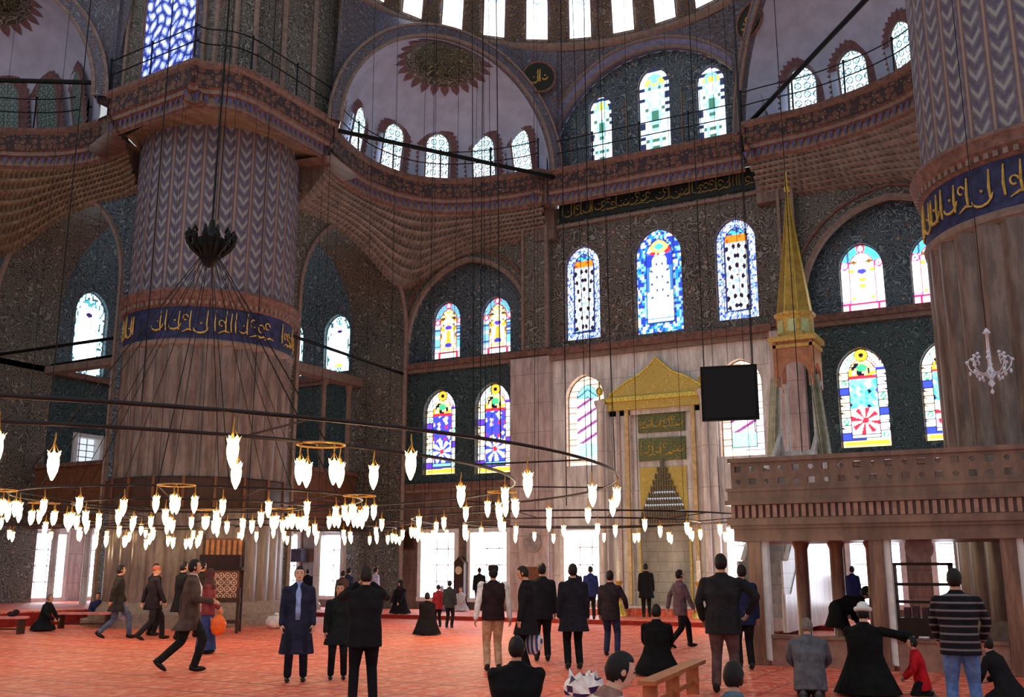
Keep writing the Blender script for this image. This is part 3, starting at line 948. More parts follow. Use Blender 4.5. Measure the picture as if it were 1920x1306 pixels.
# ---------------------------------------------------------------- coloured glass
W_ = (250,252,255); BL = (52,70,196); LB = (120,190,240); VI = (92,60,190); GO = (236,176,50); RE = (200,40,60)
PK = (244,176,206); CY = (70,200,220); DK = (16,14,40); GR = (60,170,120); OR = (240,130,30); CR = (250,232,190)
def hsh(a, b=0):
    x = math.sin(a * 127.1 + b * 311.7) * 43758.5453
    return x - math.floor(x)
def paint(style, x, z, w, h, e=0.1):
    """colour of the glass at x in -w/2..w/2, z in 0..h (metres)"""
    d = arch_in(x, z, 0, w, 0, h, e)
    u = x / (w/2); v = z / h
    bw = w * 0.15
    side = 1 if x > 0 else -1
    if style in ('low', 'low2'):
        edgec = (70,24,60)
        if d < 0.03: return edgec
        if math.hypot(x, z - (h - bw*1.0)) < bw*0.95:
            r = math.hypot(x, z - (h - bw*1.0)) / bw
            return GO if 0.35 < r < 0.85 else (DK if r <= 0.35 else (60,30,20))
        if d < bw*1.45:
            per = z*side*1.0 + (x*1.3 if v > .8 else 0)
            c = per / (h/13.0); f = c - math.floor(c); k = int(math.floor(c)) + 40
            if abs(d - bw*1.4) < 0.018: return DK
            if f < 0.13: return DK
            rr = math.hypot((f-.56)*h/13.0, d - bw*.72) / (bw*.42)
            if v < 0.07: return GO if rr < 1 else (255,220,150)
            if k % 5 == 1: return GR if .5 < rr < 1 else W_
            if k % 6 == 2: return (VI if style == 'low' else BL)
            if f < 0.5 and (f - .13) * 2 > d / bw: return DK
            return CR if hsh(k, side) > .7 else (PK if hsh(k, side) < .2 else W_)
        if abs(abs(u) - 0.62) < 0.04 and v < .8: return (120,20,80)
        if v > 0.72:
            rr = math.hypot(u*1.6, (v-.8)*9)
            if rr < .35: return GR
            if rr < .7: return DK if hsh(math.floor(u*9), math.floor(v*40)) > .6 else (255,240,150)
            return GO if hsh(math.floor(u*7+9), math.floor(v*34)) > .45 else (W_ if hsh(math.floor(u*7), math.floor(v*30)) > .3 else DK)
        if v > 0.69: return RE
        if v > 0.4:
            s = hsh(math.floor(u*6 + v*18), math.floor(v*20 - u*3))
            if style == 'low':
                return BL if s < .45 else (VI if s < .7 else (W_ if s < .9 else RE))
            return LB if s < .45 else (CY if s < .7 else (W_ if s < .88 else (DK if s < .94 else VI)))
        if v > 0.14:
            rr = math.hypot(u*1.3, (v-.27)*5.5); an = math.atan2((v-.27)*5.5, u*1.3)
            if rr < .16: return RE
            if rr < .75: return W_ if math.sin(an*8) > -.1 else (BL if style == 'low' else RE)
            return BL if (style == 'low' and hsh(math.floor(u*6), math.floor(v*30)) < .5) else (W_ if hsh(math.floor(u*5), math.floor(v*24)) > .35 else PK)
        if v > .125: return DK
        return LB if (style == 'low') else W_
    if style == 'niche':
        if d < 0.03: return (150,40,70)
        if abs(d - bw*1.35) < 0.022: return (130,40,60)
        if v < 0.12:
            if v > .105: return (190,40,70)
            return W_ if abs(abs(u)-.62) > .07 else (190,40,70)
        if d < bw*1.35 and not (v < .2 and abs(u) < .6):
            for cz in (0.66,):
                rr = math.hypot(x - side*(w/2 - bw*.7), z - h*cz) / (bw*.62)
                if rr < 1.1: return (RE if .75 < rr else (W_ if rr < .35 else PK))
            rr = math.hypot(x, z - (h - bw*.75)) / (bw*.62)
            if rr < 1.15: return RE if rr > .75 else (W_ if rr < .35 else PK)
            if v > .7: return DK if abs((math.atan2(z-h*.72, x)*6) % 1 - .5) < .12 else LB
            return (60,80,140) if hsh(math.floor(z*16), side) < .22 else LB if style == 'niche' and hsh(math.floor(z*7), 3) < .6 else (200,225,250)
        s = hsh(math.floor(abs(u)*7), math.floor(v*26))
        if math.hypot(u*1.2, (v-.55)*7) < .28: return VI
        if math.hypot((abs(u)-.38)*1.2, (v-.71)*8) < .2: return (90,60,20)
        if math.hypot(u*1.2, (v-.24)*8) < .3: return (60,60,190)
        return (GO if s < .3 else (W_ if s < .65 else ((250,232,140) if s < .88 else (120,110,40))))
    if style == 'nichew':
        if d < 0.03: return (150,20,70)
        if abs(d - bw*1.35) < 0.02: return (150,40,90)
        if v < 0.14: return (210,30,90) if (v > .11 or v < .02 or abs(abs(u)-.66) < .05) else (255,200,225)
        if d < bw*1.35:
            rr = math.hypot(x - side*(w/2 - bw*.7), z - h*.7) / (bw*.62)
            if rr < 1.1: return (200,60,120) if rr > .7 else (W_ if rr > .3 else BL)
            rr = math.hypot(x, z - (h - bw*.75)) / (bw*.62)
            if rr < 1.15: return RE if rr > .75 else (W_ if rr < .4 else PK)
            if v > .74: return CY if hsh(math.floor(u*9), 2) > .3 else (60,70,120)
            return W_ if hsh(math.floor(z*9), side) > .15 else (150,150,210)
        if math.hypot(u*1.2, (v-.6)*7) < .25: return (60,60,190)
        if math.hypot((abs(u)-.36)*1.2, (v-.74)*8) < .2: return (120,80,20)
        s = hsh(math.floor(abs(u)*6), math.floor(v*22))
        return (GO if s < .14 else ((255,240,200) if s < .4 else (W_ if s < .9 else (180,190,160))))
    if style == 'bayside':
        if d < 0.03: return (70,80,160)
        if d < bw*1.3:
            s = hsh(math.floor(x*26), math.floor(z*18))
            return (230,240,255) if s < .42 else ((120,160,240) if s < .75 else (50,60,150))
        if abs(d - bw*1.4) < .025: return (30,40,90)
        if v > .84: return CY if hsh(math.floor(u*6), math.floor(v*50)) > .35 else (60,60,140)
        if v > .77: return OR if hsh(math.floor(u*8), math.floor(v*60)) > .15 else (200,60,20)
        if v < .1: return (120,190,220) if hsh(math.floor(u*8), math.floor(v*50)) > .5 else (30,60,120)
        q = math.sin(abs(u)*11 + v*26) * math.sin(v*38 - abs(u)*7)
        return DK if q > .4 else ((150,180,245) if q < -.45 else W_)
    if style == 'baymid':
        if d < 0.03: return (40,40,130)
        if d < bw*1.35:
            s = hsh(math.floor(x*13), math.floor(z*10))
            return (40,60,170) if s < .35 else ((130,190,240) if s < .65 else (CR if s < .78 else (30,140,190)))
        if abs(d - bw*1.4) < .02: return (20,24,80)
        if math.hypot(u*1.25, (v-.83)*8.5) < .75:
            rr = math.hypot(u*1.25, (v-.83)*8.5)
            return CY if rr < .25 else ((240,200,120) if rr < .5 else (RE if hsh(math.floor(math.atan2(v-.83,u)*4)) > .6 else (240,230,190)))
        if v > .64 and not (abs(u) < .33 and v < .72 + (0.33-abs(u))*.12): return (40,60,190) if v < .75 else (60,110,200)
        if v > .4 and abs(u) > .45 - (v-.4)*.2: return (60,120,220)
        if v < .2 and abs(math.sin(v*90)) < .3: return (40,100,150)
        s = math.sin(abs(u)*14)*math.sin(v*50)
        return (60,80,120) if s > .75 and v > .3 else ((180,235,250) if s < -.4 else W_)
    if style == 'stripe':
        if d < 0.03: return (160,90,60)
        if d < bw*1.5:
            f = (z*side*5.0) % 1.0
            if abs(d - bw*1.5) < .025: return DK
            if f < .12: return (60,40,50)
            return ((255,215,180) if v > .7 or side < 0 else W_)
        if v > .74: return (120,200,210) if (abs(u) + v*6) % .5 > .12 else (50,80,110)
        if v > .25:
            f = ((u*.9 - v*7.2) % 1.0)
            return W_ if f < .55 else (PK if f < .75 else (120,60,120))
        return (150,220,230) if v > .08 else (255,220,190)
    if style == 'drum':
        if d < 0.025: return (120,120,140)
        if v > .66:
            rr = math.hypot(x, z - h*.78) / (w*.3)
            if abs(rr - .55) < .12 or abs(rr - 1.1) < .1: return (120,140,190)
        if abs(d - .14) < .025: return (150,175,225)
        s = hsh(math.floor(x*14), math.floor(z*12))
        return (196,206,255) if (s < .3 and v > .3) else W_
    if style == 'exed':
        if d < 0.03: return (90,110,110)
        s = math.hypot((x*3.3) % 1 - .5, (z*3.3) % 1 - .5)
        if .26 < s < .42: return (40,84,104)
        if s < .14: return (120,150,120)
        return W_ if v < .5 else (215,240,245)
    if style == 'dimex':
        s = math.hypot((x*4.6) % 1 - .5, (z*4.6) % 1 - .5)
        return (36,48,50) if .25 < s < .42 else (92,104,100)
    if style == 'aisle':
        if d < 0.03: return (40,60,170)
        if d < bw*1.3: return (40,70,80) if hsh(math.floor(x*14), math.floor(z*9)) < .3 else (180,238,250)
        if v > .82 and hsh(math.floor(u*7), math.floor(v*40)) < .5: return (60,130,140)
        if math.hypot(u*1.2, (v-.72)*9) < .25: return (40,20,70)
        if math.hypot(u*1.2, (v-.12)*9) < .35: return (240,220,60)
        return (250,255,255)
    if style == 'bluelat':
        s = abs(math.sin(x*9 + math.sin(z*5))) * abs(math.sin(z*8 + math.cos(x*7)))
        return (30,40,110) if s < .28 else ((120,140,220) if s < .55 + .3*(1-v) else (225,235,255))
    if style == 'tymp':
        if d < 0.03: return (60,70,150)
        if d < bw*1.2: return (30,40,70) if hsh(math.floor(z*7), side) < .35 else (205,225,250)
        s = hsh(math.floor(abs(u)*5), math.floor(z*7))
        if v > .8: return (235,220,90) if s > .6 else LB
        return W_ if s > .5 else ((150,200,235) if s > .2 else (60,110,90))
    return W_

GLASS_CACHE = {}
GL_E = {'low':2.0,'low2':2.4,'niche':1.7,'nichew':2.6,'bayside':1.6,'baymid':1.7,'stripe':2.2,'drum':3.0,'exed':2.0,'dimex':0.25,'aisle':2.8,'bluelat':1.6,'tymp':1.7}
def glass_mesh(style, w, h, cell=0.035):
    key = (style, w, h)
    if key in GLASS_CACHE: return GLASS_CACHE[key]
    nx = max(8, int(w / cell)); nz = max(8, int(h / cell))
    V = []; C = []; F = []; idx = {}
    ex = w*.1; r = w/2 + ex; rise = math.sqrt(r*r - ex*ex); zs = h - rise
    for j in range(nz + 1):
        z = h * j / nz
        hw = w/2 if z <= zs else max(0.0, math.sqrt(max(0, r*r - (z-zs)**2)) - ex)
        for i in range(nx + 1):
            x = -hw + 2*hw*i/nx
            V.append((x, 0.0, z)); c = paint(style, x*0.999, min(z, h*.9995), w, h)
            C.extend(lin(c))
    for j in range(nz):
        for i in range(nx):
            a = j*(nx+1)+i
            F.append((a, a+1, a+nx+2, a+nx+1))
    me = bpy.data.meshes.new('glass')
    me.from_pydata(V, [], F)
    ca = me.color_attributes.new('Col', 'FLOAT_COLOR', 'POINT')
    ca.data.foreach_set('color', C)
    me.materials.append(attr_glass('coloured glass ' + style, GL_E.get(style, 2.0)))
    GLASS_CACHE[key] = me
    return me
M_FRAME = plain('window plaster frame', (120,96,92), 0.7)
FR_CACHE = {}
wn = [0]
def window(style, x, y, z, w, h, rz=0.0, tilt=0.0, frame=0.07, edge=None):
    wn[0] += 1
    root = empty('window_%d' % wn[0], (x, y, z), rz, kind='structure')
    root.rotation_euler = (tilt, 0, rz)
    inst(glass_mesh(style, w, h), 'glass', root)
    k = (w, h, frame)
    if k not in FR_CACHE:
        mb = MB()
        o = arch(0, w, 0, h, 10)
        mb.tube([(a, -0.01, b) for a, b in o], frame*.5, 5, 0, closed=True)
        FR_CACHE[k] = mb.mesh('window_frame', M_FRAME)
    inst(FR_CACHE[k], 'window_frame', root)
    if edge:
        kk = ('sc', w, h)
        if kk not in FR_CACHE:
            mb = MB(); scallop(mb, w + .1, h + .05); FR_CACHE[kk] = mb.mesh('scalloped_border', M_SCAL)
        inst(FR_CACHE[kk], 'scalloped_border', root, (0, -0.03, 0))
    return root
yg = YW + 0.2
window('low', -21.37, YW+.24, 5.25, 1.5, 3.37); window('low', -18.95, YW+.24, 5.2, 1.56, 3.5)
window('stripe', -15.05, YW+.3, 5.3, 1.55, 3.36); window('stripe', -9.25, YW+.3, 5.35, 1.5, 3.33)
window('low2', -5.27, YW+.24, 5.42, 1.52, 3.24); window('low2', -2.72, YW+.24, 5.5, 1.55, 3.16)
window('niche', -21.42, YW+.68, 10.0, 1.33, 2.38); window('niche', -19.1, YW+.68, 9.98, 1.35, 2.32)
window('nichew', -5.1, YW+.68, 9.97, 1.4, 2.35); window('nichew', -2.85, YW+.68, 10.0, 1.4, 2.3)
window('bayside', -15.07, yg-.02, 10.0, 1.42, 3.66); window('baymid', -12.05, yg-.02, 9.92, 1.8, 3.94); window('bayside', -9.18, yg-.02, 10.08, 1.45, 3.68)
window('aisle', -26.65, yg, 9.83, 1.4, 2.52); window('aisle', -29.2, yg, 9.83, 1.4, 2.52)
window('aisle', XW-.2, 26.72, 9.28, 1.55, 3.44, R(90))
for x, w, z0, z1 in TW: window('tymp', x, YW+.15, z0, w, z1 - z0)
# drum windows of the main half dome
for k in range(18):
    az = R(90 + (k - 8.5) * 12.2)
    e = 0.02
    window('drum', C0[0]+7.93*math.cos(az), C0[1]+7.93*math.sin(az), ZR+.12, 0.86, 2.0, az - PI/2, R(7), 0.06)
# windows of the three smaller half domes
def dome_windows(P, azs, style, dim=()):
    for k, a in enumerate(azs):
        p = P(a, 0.03, 0.97); q = P(a, 0.03, 0.9)
        v = (p[0]-q[0], p[1]-q[1])
        window('dimex' if k in dim else style, p[0], p[1], 16.5, 0.95, 2.05, math.atan2(v[1], v[0]) - PI/2, R(10), 0.08, True)
dome_windows(fdL, [R(a) for a in (22, 50, 78, 106, 134, 160)], 'exed')
dome_windows(fdR, [R(a) for a in (30, 56, 84, 112, 140)], 'exed')
dome_windows(fdS, [R(a) for a in (70, 92, 114, 136)], 'dimex')
# lit lattice window in the pier block above the gallery on the left
window('bluelat', -23.3, 20.2, 16.55, 2.3, 4.6, 0.0, 0.0, 0.1)

# floor level windows: white daylight, iron grille, marble jambs
M_DAY = glow('daylight behind clear glass', (236,242,255), 9.0)
M_DAYD = glow('daylight behind dusty glass', (200,210,225), 1.2)
def ground_window(x, w, y=YW+.33, rz=0.0, h=2.45, z=0.55, dim=False):
    wn[0] += 1
    root = empty('window_%d' % wn[0], (x, y, z), rz, kind='structure')
    mb = MB(); mb.box(-w/2, w/2, 0, 0.03, 0, h); mb.build('glass', M_DAYD if dim else M_DAY, root)
    mb = MB()
    for i in range(1, 3): mb.box(-w/2 + w*i/3 - .02, -w/2 + w*i/3 + .02, -0.05, -0.02, 0, h)
    for i in range(1, 4): mb.box(-w/2, w/2, -0.05, -0.02, h*i/4 - .02, h*i/4 + .02)
    mb.build('window_bars', M_WHITE, root)
    mb = MB()
    mb.box(-w/2-.14, -w/2+.02, -.42, -.01, -.1, h+.14); mb.box(w/2-.02, w/2+.14, -.42, -.01, -.1, h+.14); mb.box(-w/2+.02, w/2-.02, -.41, -.01, h-.02, h+.13); mb.box(-w/2-.15, w/2+.15, -.45, -.01, -.13, .02)
    mb.build('window_frame', M_WHITE, root)
for x, w in GROUND: ground_window(x, w)
ground_window(XW-.38, 1.5, 25.72, R(90), 2.4); ground_window(XW-.38, 1.55, 28.2, R(90), 2.4)
ground_window(XW-.28, 1.1, 27.02, R(90), 1.0, 5.75, True)

# ---------------------------------------------------------------- gallery railings
M_RAIL = plain('black iron railing', (14,22,32), 0.5, 0.3)
def railing(path, label):
    root = empty('gallery_railing', (path[0][0], path[0][1], 16.5), 0, label, 'railing', 'iron railings along the high gallery')
    N = norms(path); o = Vector((path[0][0], path[0][1], 16.5))
    pts = [Vector((p[0]+n[0]*.12, p[1]+n[1]*.12, 16.5)) - o for p, n in zip(path, N)]
    for zz in (0.62, 1.12):
        mb = MB(); mb.tube([p + Vector((0,0,zz)) for p in pts], 0.022, 5); mb.build('rail', M_RAIL, root)
    rs = resample([(p.x, p.y) for p in pts], max(2, int(sum((b-a).length for a, b in zip(pts, pts[1:])) / 1.75)))
    pm = MB(); pm.tube([(0,0,0),(0,0,1.16)], 0.03, 6); pm.ell((0,0,1.18), (.05,)*3, 6, 4); pme = pm.mesh('post', M_RAIL)
    for p in rs: inst(pme, 'post', root, (p[0], p[1], 0))
railing(EXL, 'black iron gallery railing below the left side half dome')
railing(FLL + BAL[1:] + FLR[1:], 'black iron gallery railing bending around the left pier')
railing(EX1, 'black iron gallery railing curving below the left front half dome')
railing(BAY, 'straight black iron gallery railing in front of the high bay windows')
railing(EX2, 'black iron gallery railing curving below the right front half dome')

# iron tie bars
def tie(a, b, r, label):
    mb = MB(); mb.tube([(0,0,0), tuple(Vector(b)-Vector(a))], r, 8)
    o = mb.build('tie_bar', M_IRON); o.location = a
    tag(o, label, 'tie bar', 'iron tie bars across the arches')
tie((-22.35,25.4,9.35), (-22.95,33.2,9.35), .06, 'black tie bar from left pier to qibla wall, the nearer of the pair')
tie((-24.9,25.9,9.35), (-25.3,33.2,9.35), .06, 'black tie bar from left pier to qibla wall, the farther of the pair')
tie((-33.9,22.6,9.3), (-26.4,22.8,9.3), .06, 'black tie bar from left wall to left pier, the nearer one')
tie((-33.9,24.9,9.3), (-26.3,24.6,9.3), .06, 'black tie bar from left wall to left pier, the farther one')
tie((-20.35,25.1,16.2), (-15.7,32.4,16.2), .08, 'thick black bar across the opening of the left front half dome')
tie((-8.2,32.3,16.7), (-2.3,25.2,16.9), .08, 'thick black bar across the opening of the right front half dome')
tie((-25.8,20.0,17.0), (-33.6,15.2,17.0), .08, 'thick black bar across the opening of the left side half dome')
# ---------------------------------------------------------------- mihrab
ZP = 0.13
M_MIHG = tile('green and gold inscription', (74,84,62), (98,104,72), (196,176,104), (66,84,72), 5.0)
M_MIHGOLD = tile('gold relief', (200,156,76), (222,178,88), (250,226,140), (206,156,70), 4.5, 0.35)
M_NICHE = marble('niche marble', (206,204,196), (176,172,162), (1.0,0.35), 0.4, 1.0)
M_NICHE_D = plain('dark inlay of the niche', (120,112,96), 0.5)
mh = empty('mihrab', (-12.15, 33.3, ZP), 0, 'tall marble prayer niche with gold pediment and green inscription panels', 'prayer niche')
def part(mb, name, mats, root, smooth=False, label=None):
    o = mb.build(name, mats, root, smooth)
    if label: o['label'] = label
    return o
mb = MB()
fr = lambda s, z, d: (s, d, z)
mb.panel(rect(-1.9, 1.85, 0, 7.4), [rect(-1.12, 1.12, 0.02, 7.28)], fr, 0.35, 0, None)
mb.box(-2.15, -1.9, -0.35, 0.05, 0, 7.3, 0); mb.box(1.85, 2.1, -0.35, 0.05, 0, 7.3, 0)
mb.box(-1.3, -1.16, -0.12, 0, 0.3, 7.3, 1); mb.box(1.16, 1.3, -0.12, 0, 0.3, 7.3, 1)
mb.box(-1.62, -1.5, -0.1, 0, 0.3, 7.3, 2); mb.box(1.5, 1.62, -0.1, 0, 0.3, 7.3, 2)
mb.box(-2.2, 2.15, -0.4, 0.05, 0, 0.28, 0)
mb.panel(rect(-1.12, 1.12, 0, 7.28), [arch(0, 1.75, 0.02, 4.3, 10, .12)], lambda s, z, d: (s, 0.2 + d, z), 0.05, 0)
part(mb, 'marble_frame', [M_MARB, plain('yellow gold marble', (206,180,130), 0.35), M_MARB_P], mh)
mb = MB(); 
mb.lathe([(0.875,0.0),(0.875,3.5)], (0,0.25), 20, 0, 0, PI)
part(mb, 'niche', M_NICHE, mh, True, 'pale curved niche with block courses')
# stepped stalactite hood over the niche
mb = MB()
for k in range(9):
    hw = 0.9 - k * 0.09; z = 3.05 + k * 0.22
    n = max(2, int(hw / 0.09))
    mb.box(-hw, hw, 0.02, 0.32, z, z + 0.13, 0)
    for i in range(n * 2):
        x = -hw + (i + .5) * hw / n
        mb.ell((x, 0.02, z + .08), (hw / n * .42, .07, .11), 6, 4, 0)
mb.ell((0, 0.05, 5.1), (.07, .07, .22), 6, 5, 0)
part(mb, 'stalactite_hood', M_NICHE_D, mh, False, 'grey stepped stalactite hood')
mb = MB(); mb.panel(rect(-.86, .86, 3.15, 5.0), [arch(0, 1.5, 3.16, 4.3, 10, .12)], lambda s, z, d: (s, 0.14 + d, z)); mb.box(-.95, -0.88, .1, .2, .1, 3.2, 0); mb.box(0.88, .95, .1, .2, .1, 3.2, 0)
part(mb, 'gold_field', M_MIHGOLD, mh)
for z0, z1, sd in ((5.22, 6.02, 21), (6.22, 6.92, 22)):
    mb = MB(); mb.box(-.86, .86, .08, .2, z0, z1); p = part(mb, 'inscription_panel', M_MIHG, mh)
    mb = MB(); calligraphy(mb, lambda s, z: (s, .07, z), -.8, .7, z0+.06, z1-.06, sd, 0.016); part(mb, 'gold_writing', M_GOLDP, p)
mb = MB()
mb.box(-1.95, 1.9, -.2, .0, 7.05, 7.35, 0); mb.box(-2.1, 2.05, -.3, .0, 7.35, 7.5, 1)
ped = [(-2.0,7.5),(1.95,7.5),(1.75,7.62),(1.1,8.05),(.55,8.3),(.2,8.62),(0,8.85),(-.2,8.62),(-.6,8.3),(-1.15,8.05),(-1.8,7.62)]
mb.prism(ped, fr, -.22, -.06, 0)
mb.tube([(a,-.22,b) for a,b in ped[1:]], .05, 5, 1)
part(mb, 'pediment', [M_MIHGOLD, M_GOLD], mh, False, 'gold carved pediment')
mb = MB(); mb.box(-2.3, 2.3, -1.5, -.41, 0, .2); part(mb, 'step', M_CARPET, mh)
# slim half columns beside the niche, with gold ball finials
for x, h, lab in ((-14.25, 7.6, 'slim marble column with gold ball left of the mihrab'), (-10.42, 7.7, 'slim marble column with gold ball right of the mihrab')):
    root = empty('slim_column', (x, 32.85, ZP), 0, lab, 'column', 'slim columns flanking the mihrab')
    mb = MB(); mb.lathe([(.2,0),(.2,.3),(.13,.4),(.12,h-.5),(.2,h-.3),(.2,h-.2),(.0,h-.15)], (0,0), 14); part(mb, 'shaft', M_MARB, root, 30)
    mb = MB(); mb.ell((0,0,h+.15), (.13,.13,.16), 10, 8); mb.tube([(0,0,h-.2),(0,0,h+.5)], .03, 6); part(mb, 'finial', M_GOLD, root, True)
# large candlesticks
for x, y, lab in ((-13.1, 31.5, 'tall brass candlestick with white candle left of the niche'), (-10.3, 31.3, 'tall brass candlestick with white candle right of the niche')):
    root = empty('candlestick', (x, y, ZP), 0, lab, 'candlestick', 'candlesticks before the mihrab')
    mb = MB(); mb.lathe([(.0,0),(.28,0),(.26,.1),(.12,.3),(.07,.5),(.1,.6),(.06,.7),(.05,.95),(.12,1.05),(.14,1.1),(.05,1.12),(0,1.12)], n=16); part(mb, 'brass_stand', M_GOLD, root, 30)
    mb = MB(); mb.lathe([(.07,1.1),(.065,1.75),(0.0,1.78)], n=10); mb.ell((0,0,1.84), (.02,.02,.06), 6, 5); part(mb, 'candle', plain('candle wax', (240,232,214), .5), root, 40)
# round relief with dark niche in the pilaster left of the mihrab
rt = empty('wall_fountain', (-17.0, 33.02, 0.6), 0, 'carved marble wall fountain with round rosette and brown niche on the pilaster', 'fountain')
mb = MB(); mb.box(-.6, .6, -.12, 0, 0, 2.5); part(mb, 'slab', M_MARB_P, rt)
mb = MB(); mb.prism([(.36*math.cos(2*PI*i/28), 1.95+.36*math.sin(2*PI*i/28)) for i in range(28)], fr, -.2, -.12)
for i in range(8):
    a = 2*PI*i/8; mb.ell((.2*math.cos(a), -.2, 1.95+.2*math.sin(a)), (.07,.03,.07), 8, 5)
mb.ell((0,-.2,1.95), (.08,.05,.08), 8, 5); part(mb, 'rosette', plain('grey carved marble', (150,140,140), .5), rt)
mb = MB(); mb.box(-.48, .48, -.16, -.12, .0, 1.25, 0); mb.box(-.36, .36, -.19, -.16, .05, 1.1, 1); part(mb, 'niche_panel', [M_MARB_P, M_WOODB], rt)

# ---------------------------------------------------------------- minbar (stepped pulpit)
mn = empty('minbar', (-6.72, 30.4, ZP), 0, 'tall marble pulpit with gilded pointed cone roof right of the mihrab', 'pulpit')
mb = MB()
for sx in (-1, 1):
    mb.prism([(-5.2,0),(.9,0),(.9,4.8),(.1,4.8),(-4.6,.9),(-5.2,.9)], lambda s, z, d, sx=sx: (sx*.5 + d*sx, s, z), 0, .09, 0)
    mb.prism([(-5.2,.9),(-4.6,.9),(.1,4.8),(.1,5.5),(-4.7,1.7),(-5.2,1.7)], lambda s, z, d, sx=sx: (sx*.52 + d*sx, s, z), 0, .05, 1)
    mb.tube([(sx*.55,-4.75,1.75),(sx*.55,.05,5.55)], .06, 6, 0)
part(mb, 'side_wall', [M_MARB, M_NICHE], mn)
mb = MB()
for k in range(14): mb.box(-.5, .5, -4.6 + k*.34, -4.26 + k*.34, 0, .32 + k*.33)
part(mb, 'stair', M_MARB_P, mn)
mb = MB(); mb.box(-.62, .62, -.1, 1.0, 4.75, 4.95); part(mb, 'landing', M_MARB, mn)
for sx in (-1, 1):
    for y in (-.02, .92):
        mb = MB(); mb.lathe([(.09,4.95),(.09,5.1),(.06,5.2),(.055,6.9),(.085,7.0),(.1,7.15)], (sx*.52, y), 10); part(mb, 'canopy_column', M_MARB, mn, 30)
mb = MB()
A = [(-.6,6.9),(-.42,6.9),(-.42,7.15)] + [(.42*math.sin(t), 7.2+.42*math.cos(t)*1.1) for t in [R(-85+170*i/12) for i in range(13)]] + [(.42,7.15),(.42,6.9),(.6,6.9),(.6,8.3),(-.6,8.3)]
mb.prism(A, fr, -.1, .0, 0)
mb.prism(A, lambda s, z, d: (-.6 + d, s + .45, z), 0, .1, 0); mb.prism(A, lambda s, z, d: (.5 + d, s + .45, z), 0, .1, 0)
mb.box(-.72, .72, -.2, 1.1, 8.3, 8.45, 1); mb.box(-.66, .66, -.15, 1.05, 8.1, 8.2, 1)
part(mb, 'canopy', [plain('orange brown carved canopy', (176,120,88), .5), M_GOLDP], mn)
def octo(r, z, c=(0, .45)): return [(c[0]+r*math.cos(PI/8+PI*i/4), c[1]+r*math.sin(PI/8+PI*i/4), z) for i in range(8)]
def stack(mb, prof, m=0):
    rows = [octo(r, z) for r, z in prof]
    mb.grid([[rows[j][i % 8] for j in range(len(prof))] for i in range(9)], None, m)
mb = MB(); stack(mb, [(.6,8.45),(.56,8.5),(.56,9.1),(.64,9.16),(.64,9.24),(.5,9.26)], 0)
for i in range(8):
    a = PI*i/4 + PI/4
    Mx = Matrix.Translation((0,.45,0)) @ Matrix.Rotation(a, 4, 'Z')
    mb.box(.5, .54, -.13, .13, 8.6, 9.0, 1, Mx)
part(mb, 'lantern', [M_GOLDP, plain('pale green pane', (196,206,150), .3)], mn)
mb = MB(); stack(mb, [(.54,9.24),(.46,9.9),(.3,11.0),(.15,12.2),(.05,13.1),(.04,13.3)], 0)
for i in range(8):
    rows = [octo(r, z)[i] for r, z in [(.54,9.24),(.46,9.9),(.3,11.0),(.15,12.2),(.05,13.1)]]
    mb.tube(rows, .015, 4, 1)
mb.ell((0,.45,13.4), (.1,.1,.12), 8, 6, 1); mb.ell((0,.45,13.65), (.06,.06,.1), 8, 6, 1); mb.tube([(0,.45,13.2),(0,.45,14.0)], .02, 5, 1)
part(mb, 'cone_roof', [plain('old gilded lead', (172,138,62), .42, .35, .15, 4), M_GOLD], mn, False, 'tall gilded pointed roof')
mb = MB()
for sx in (-1, 1):
    P = []
    for i in range(17):
        t = i/16; x = sx*(.45 + .25*t); w = .03*math.sin(i*2.2)
        P.append([(x + w, -.12 - .05*math.cos(i*1.9), 7.2 - 0*t), (x*1.0 + w*1.4 + sx*.1, -.14 - .06*math.cos(i*1.9), 6.0), (x*1.08 + w*2 + sx*.16, -.16 - .08*math.cos(i*1.9), 4.6)])
    mb.grid(P, None, 0)
part(mb, 'drape', plain('pale grey green drape', (178,180,160), .8), mn, True)

# ---------------------------------------------------------------- marble loge round the right pier
M_LOGE = marble('red brown loge marble', (148,112,92), (108,80,66), (50,50), 0.35, 1.2)
M_LOGE2 = marble('streaked loge post marble', (158,116,92), (106,74,62), (50,50), 0.3, 4.0)
lg = empty('muezzin_loge', (-0.9, 18.15, 0), 0, 'brown marble raised loge on square posts around the right pier', 'loge')
X0, X1, DY = -4.35, 5.0, 2.25      # local extents
POSTS = [-4.0, -1.92, 0.1, 2.2, 4.3]
for x in POSTS:
    mb = MB(); mb.box(x-.14, x+.1, -.02, .22, 0, 2.12, 0); mb.box(x-.17, x+.13, -.05, .25, 0, .1, 0)
    p = part(mb, 'post', M_LOGE2, lg)
    mb = MB(); mb.box(x+.1, x+.2, .02, .2, .08, 2.12, 0); o = part(mb, 'white_strip', M_WHITE, p)  # white strip running up the right side of each post
for x in (-4.0, -3.35, -2.7):
    mb = MB(); mb.lathe([(.17,0),(.17,.12),(.13,.2),(.125,2.0),(.17,2.12)], (x+.45, 1.55), 12, 0); part(mb, 'back_column', M_LOGE2, lg, 30)
mb = MB()
mb.box(X0, X1, -.1, DY, 2.12, 2.34, 0); mb.box(X0-.04, X1, -.16, DY, 2.34, 2.4, 0); mb.box(X0-.08, X1, -.22, DY, 2.4, 2.52, 0)
mb.box(X0-.1, X1, -.24, DY, 2.76, 2.84, 0); mb.box(X0-.06, X1, -.18, DY, 2.84, 3.02, 0); mb.box(X0-.08, X1, -.2, DY, 3.0, 3.06, 0)
mb.box(X0-.02, X1, -.12, DY, 2.5, 2.78, 0)
part(mb, 'entablature', [M_LOGE], lg)
mb = MB()
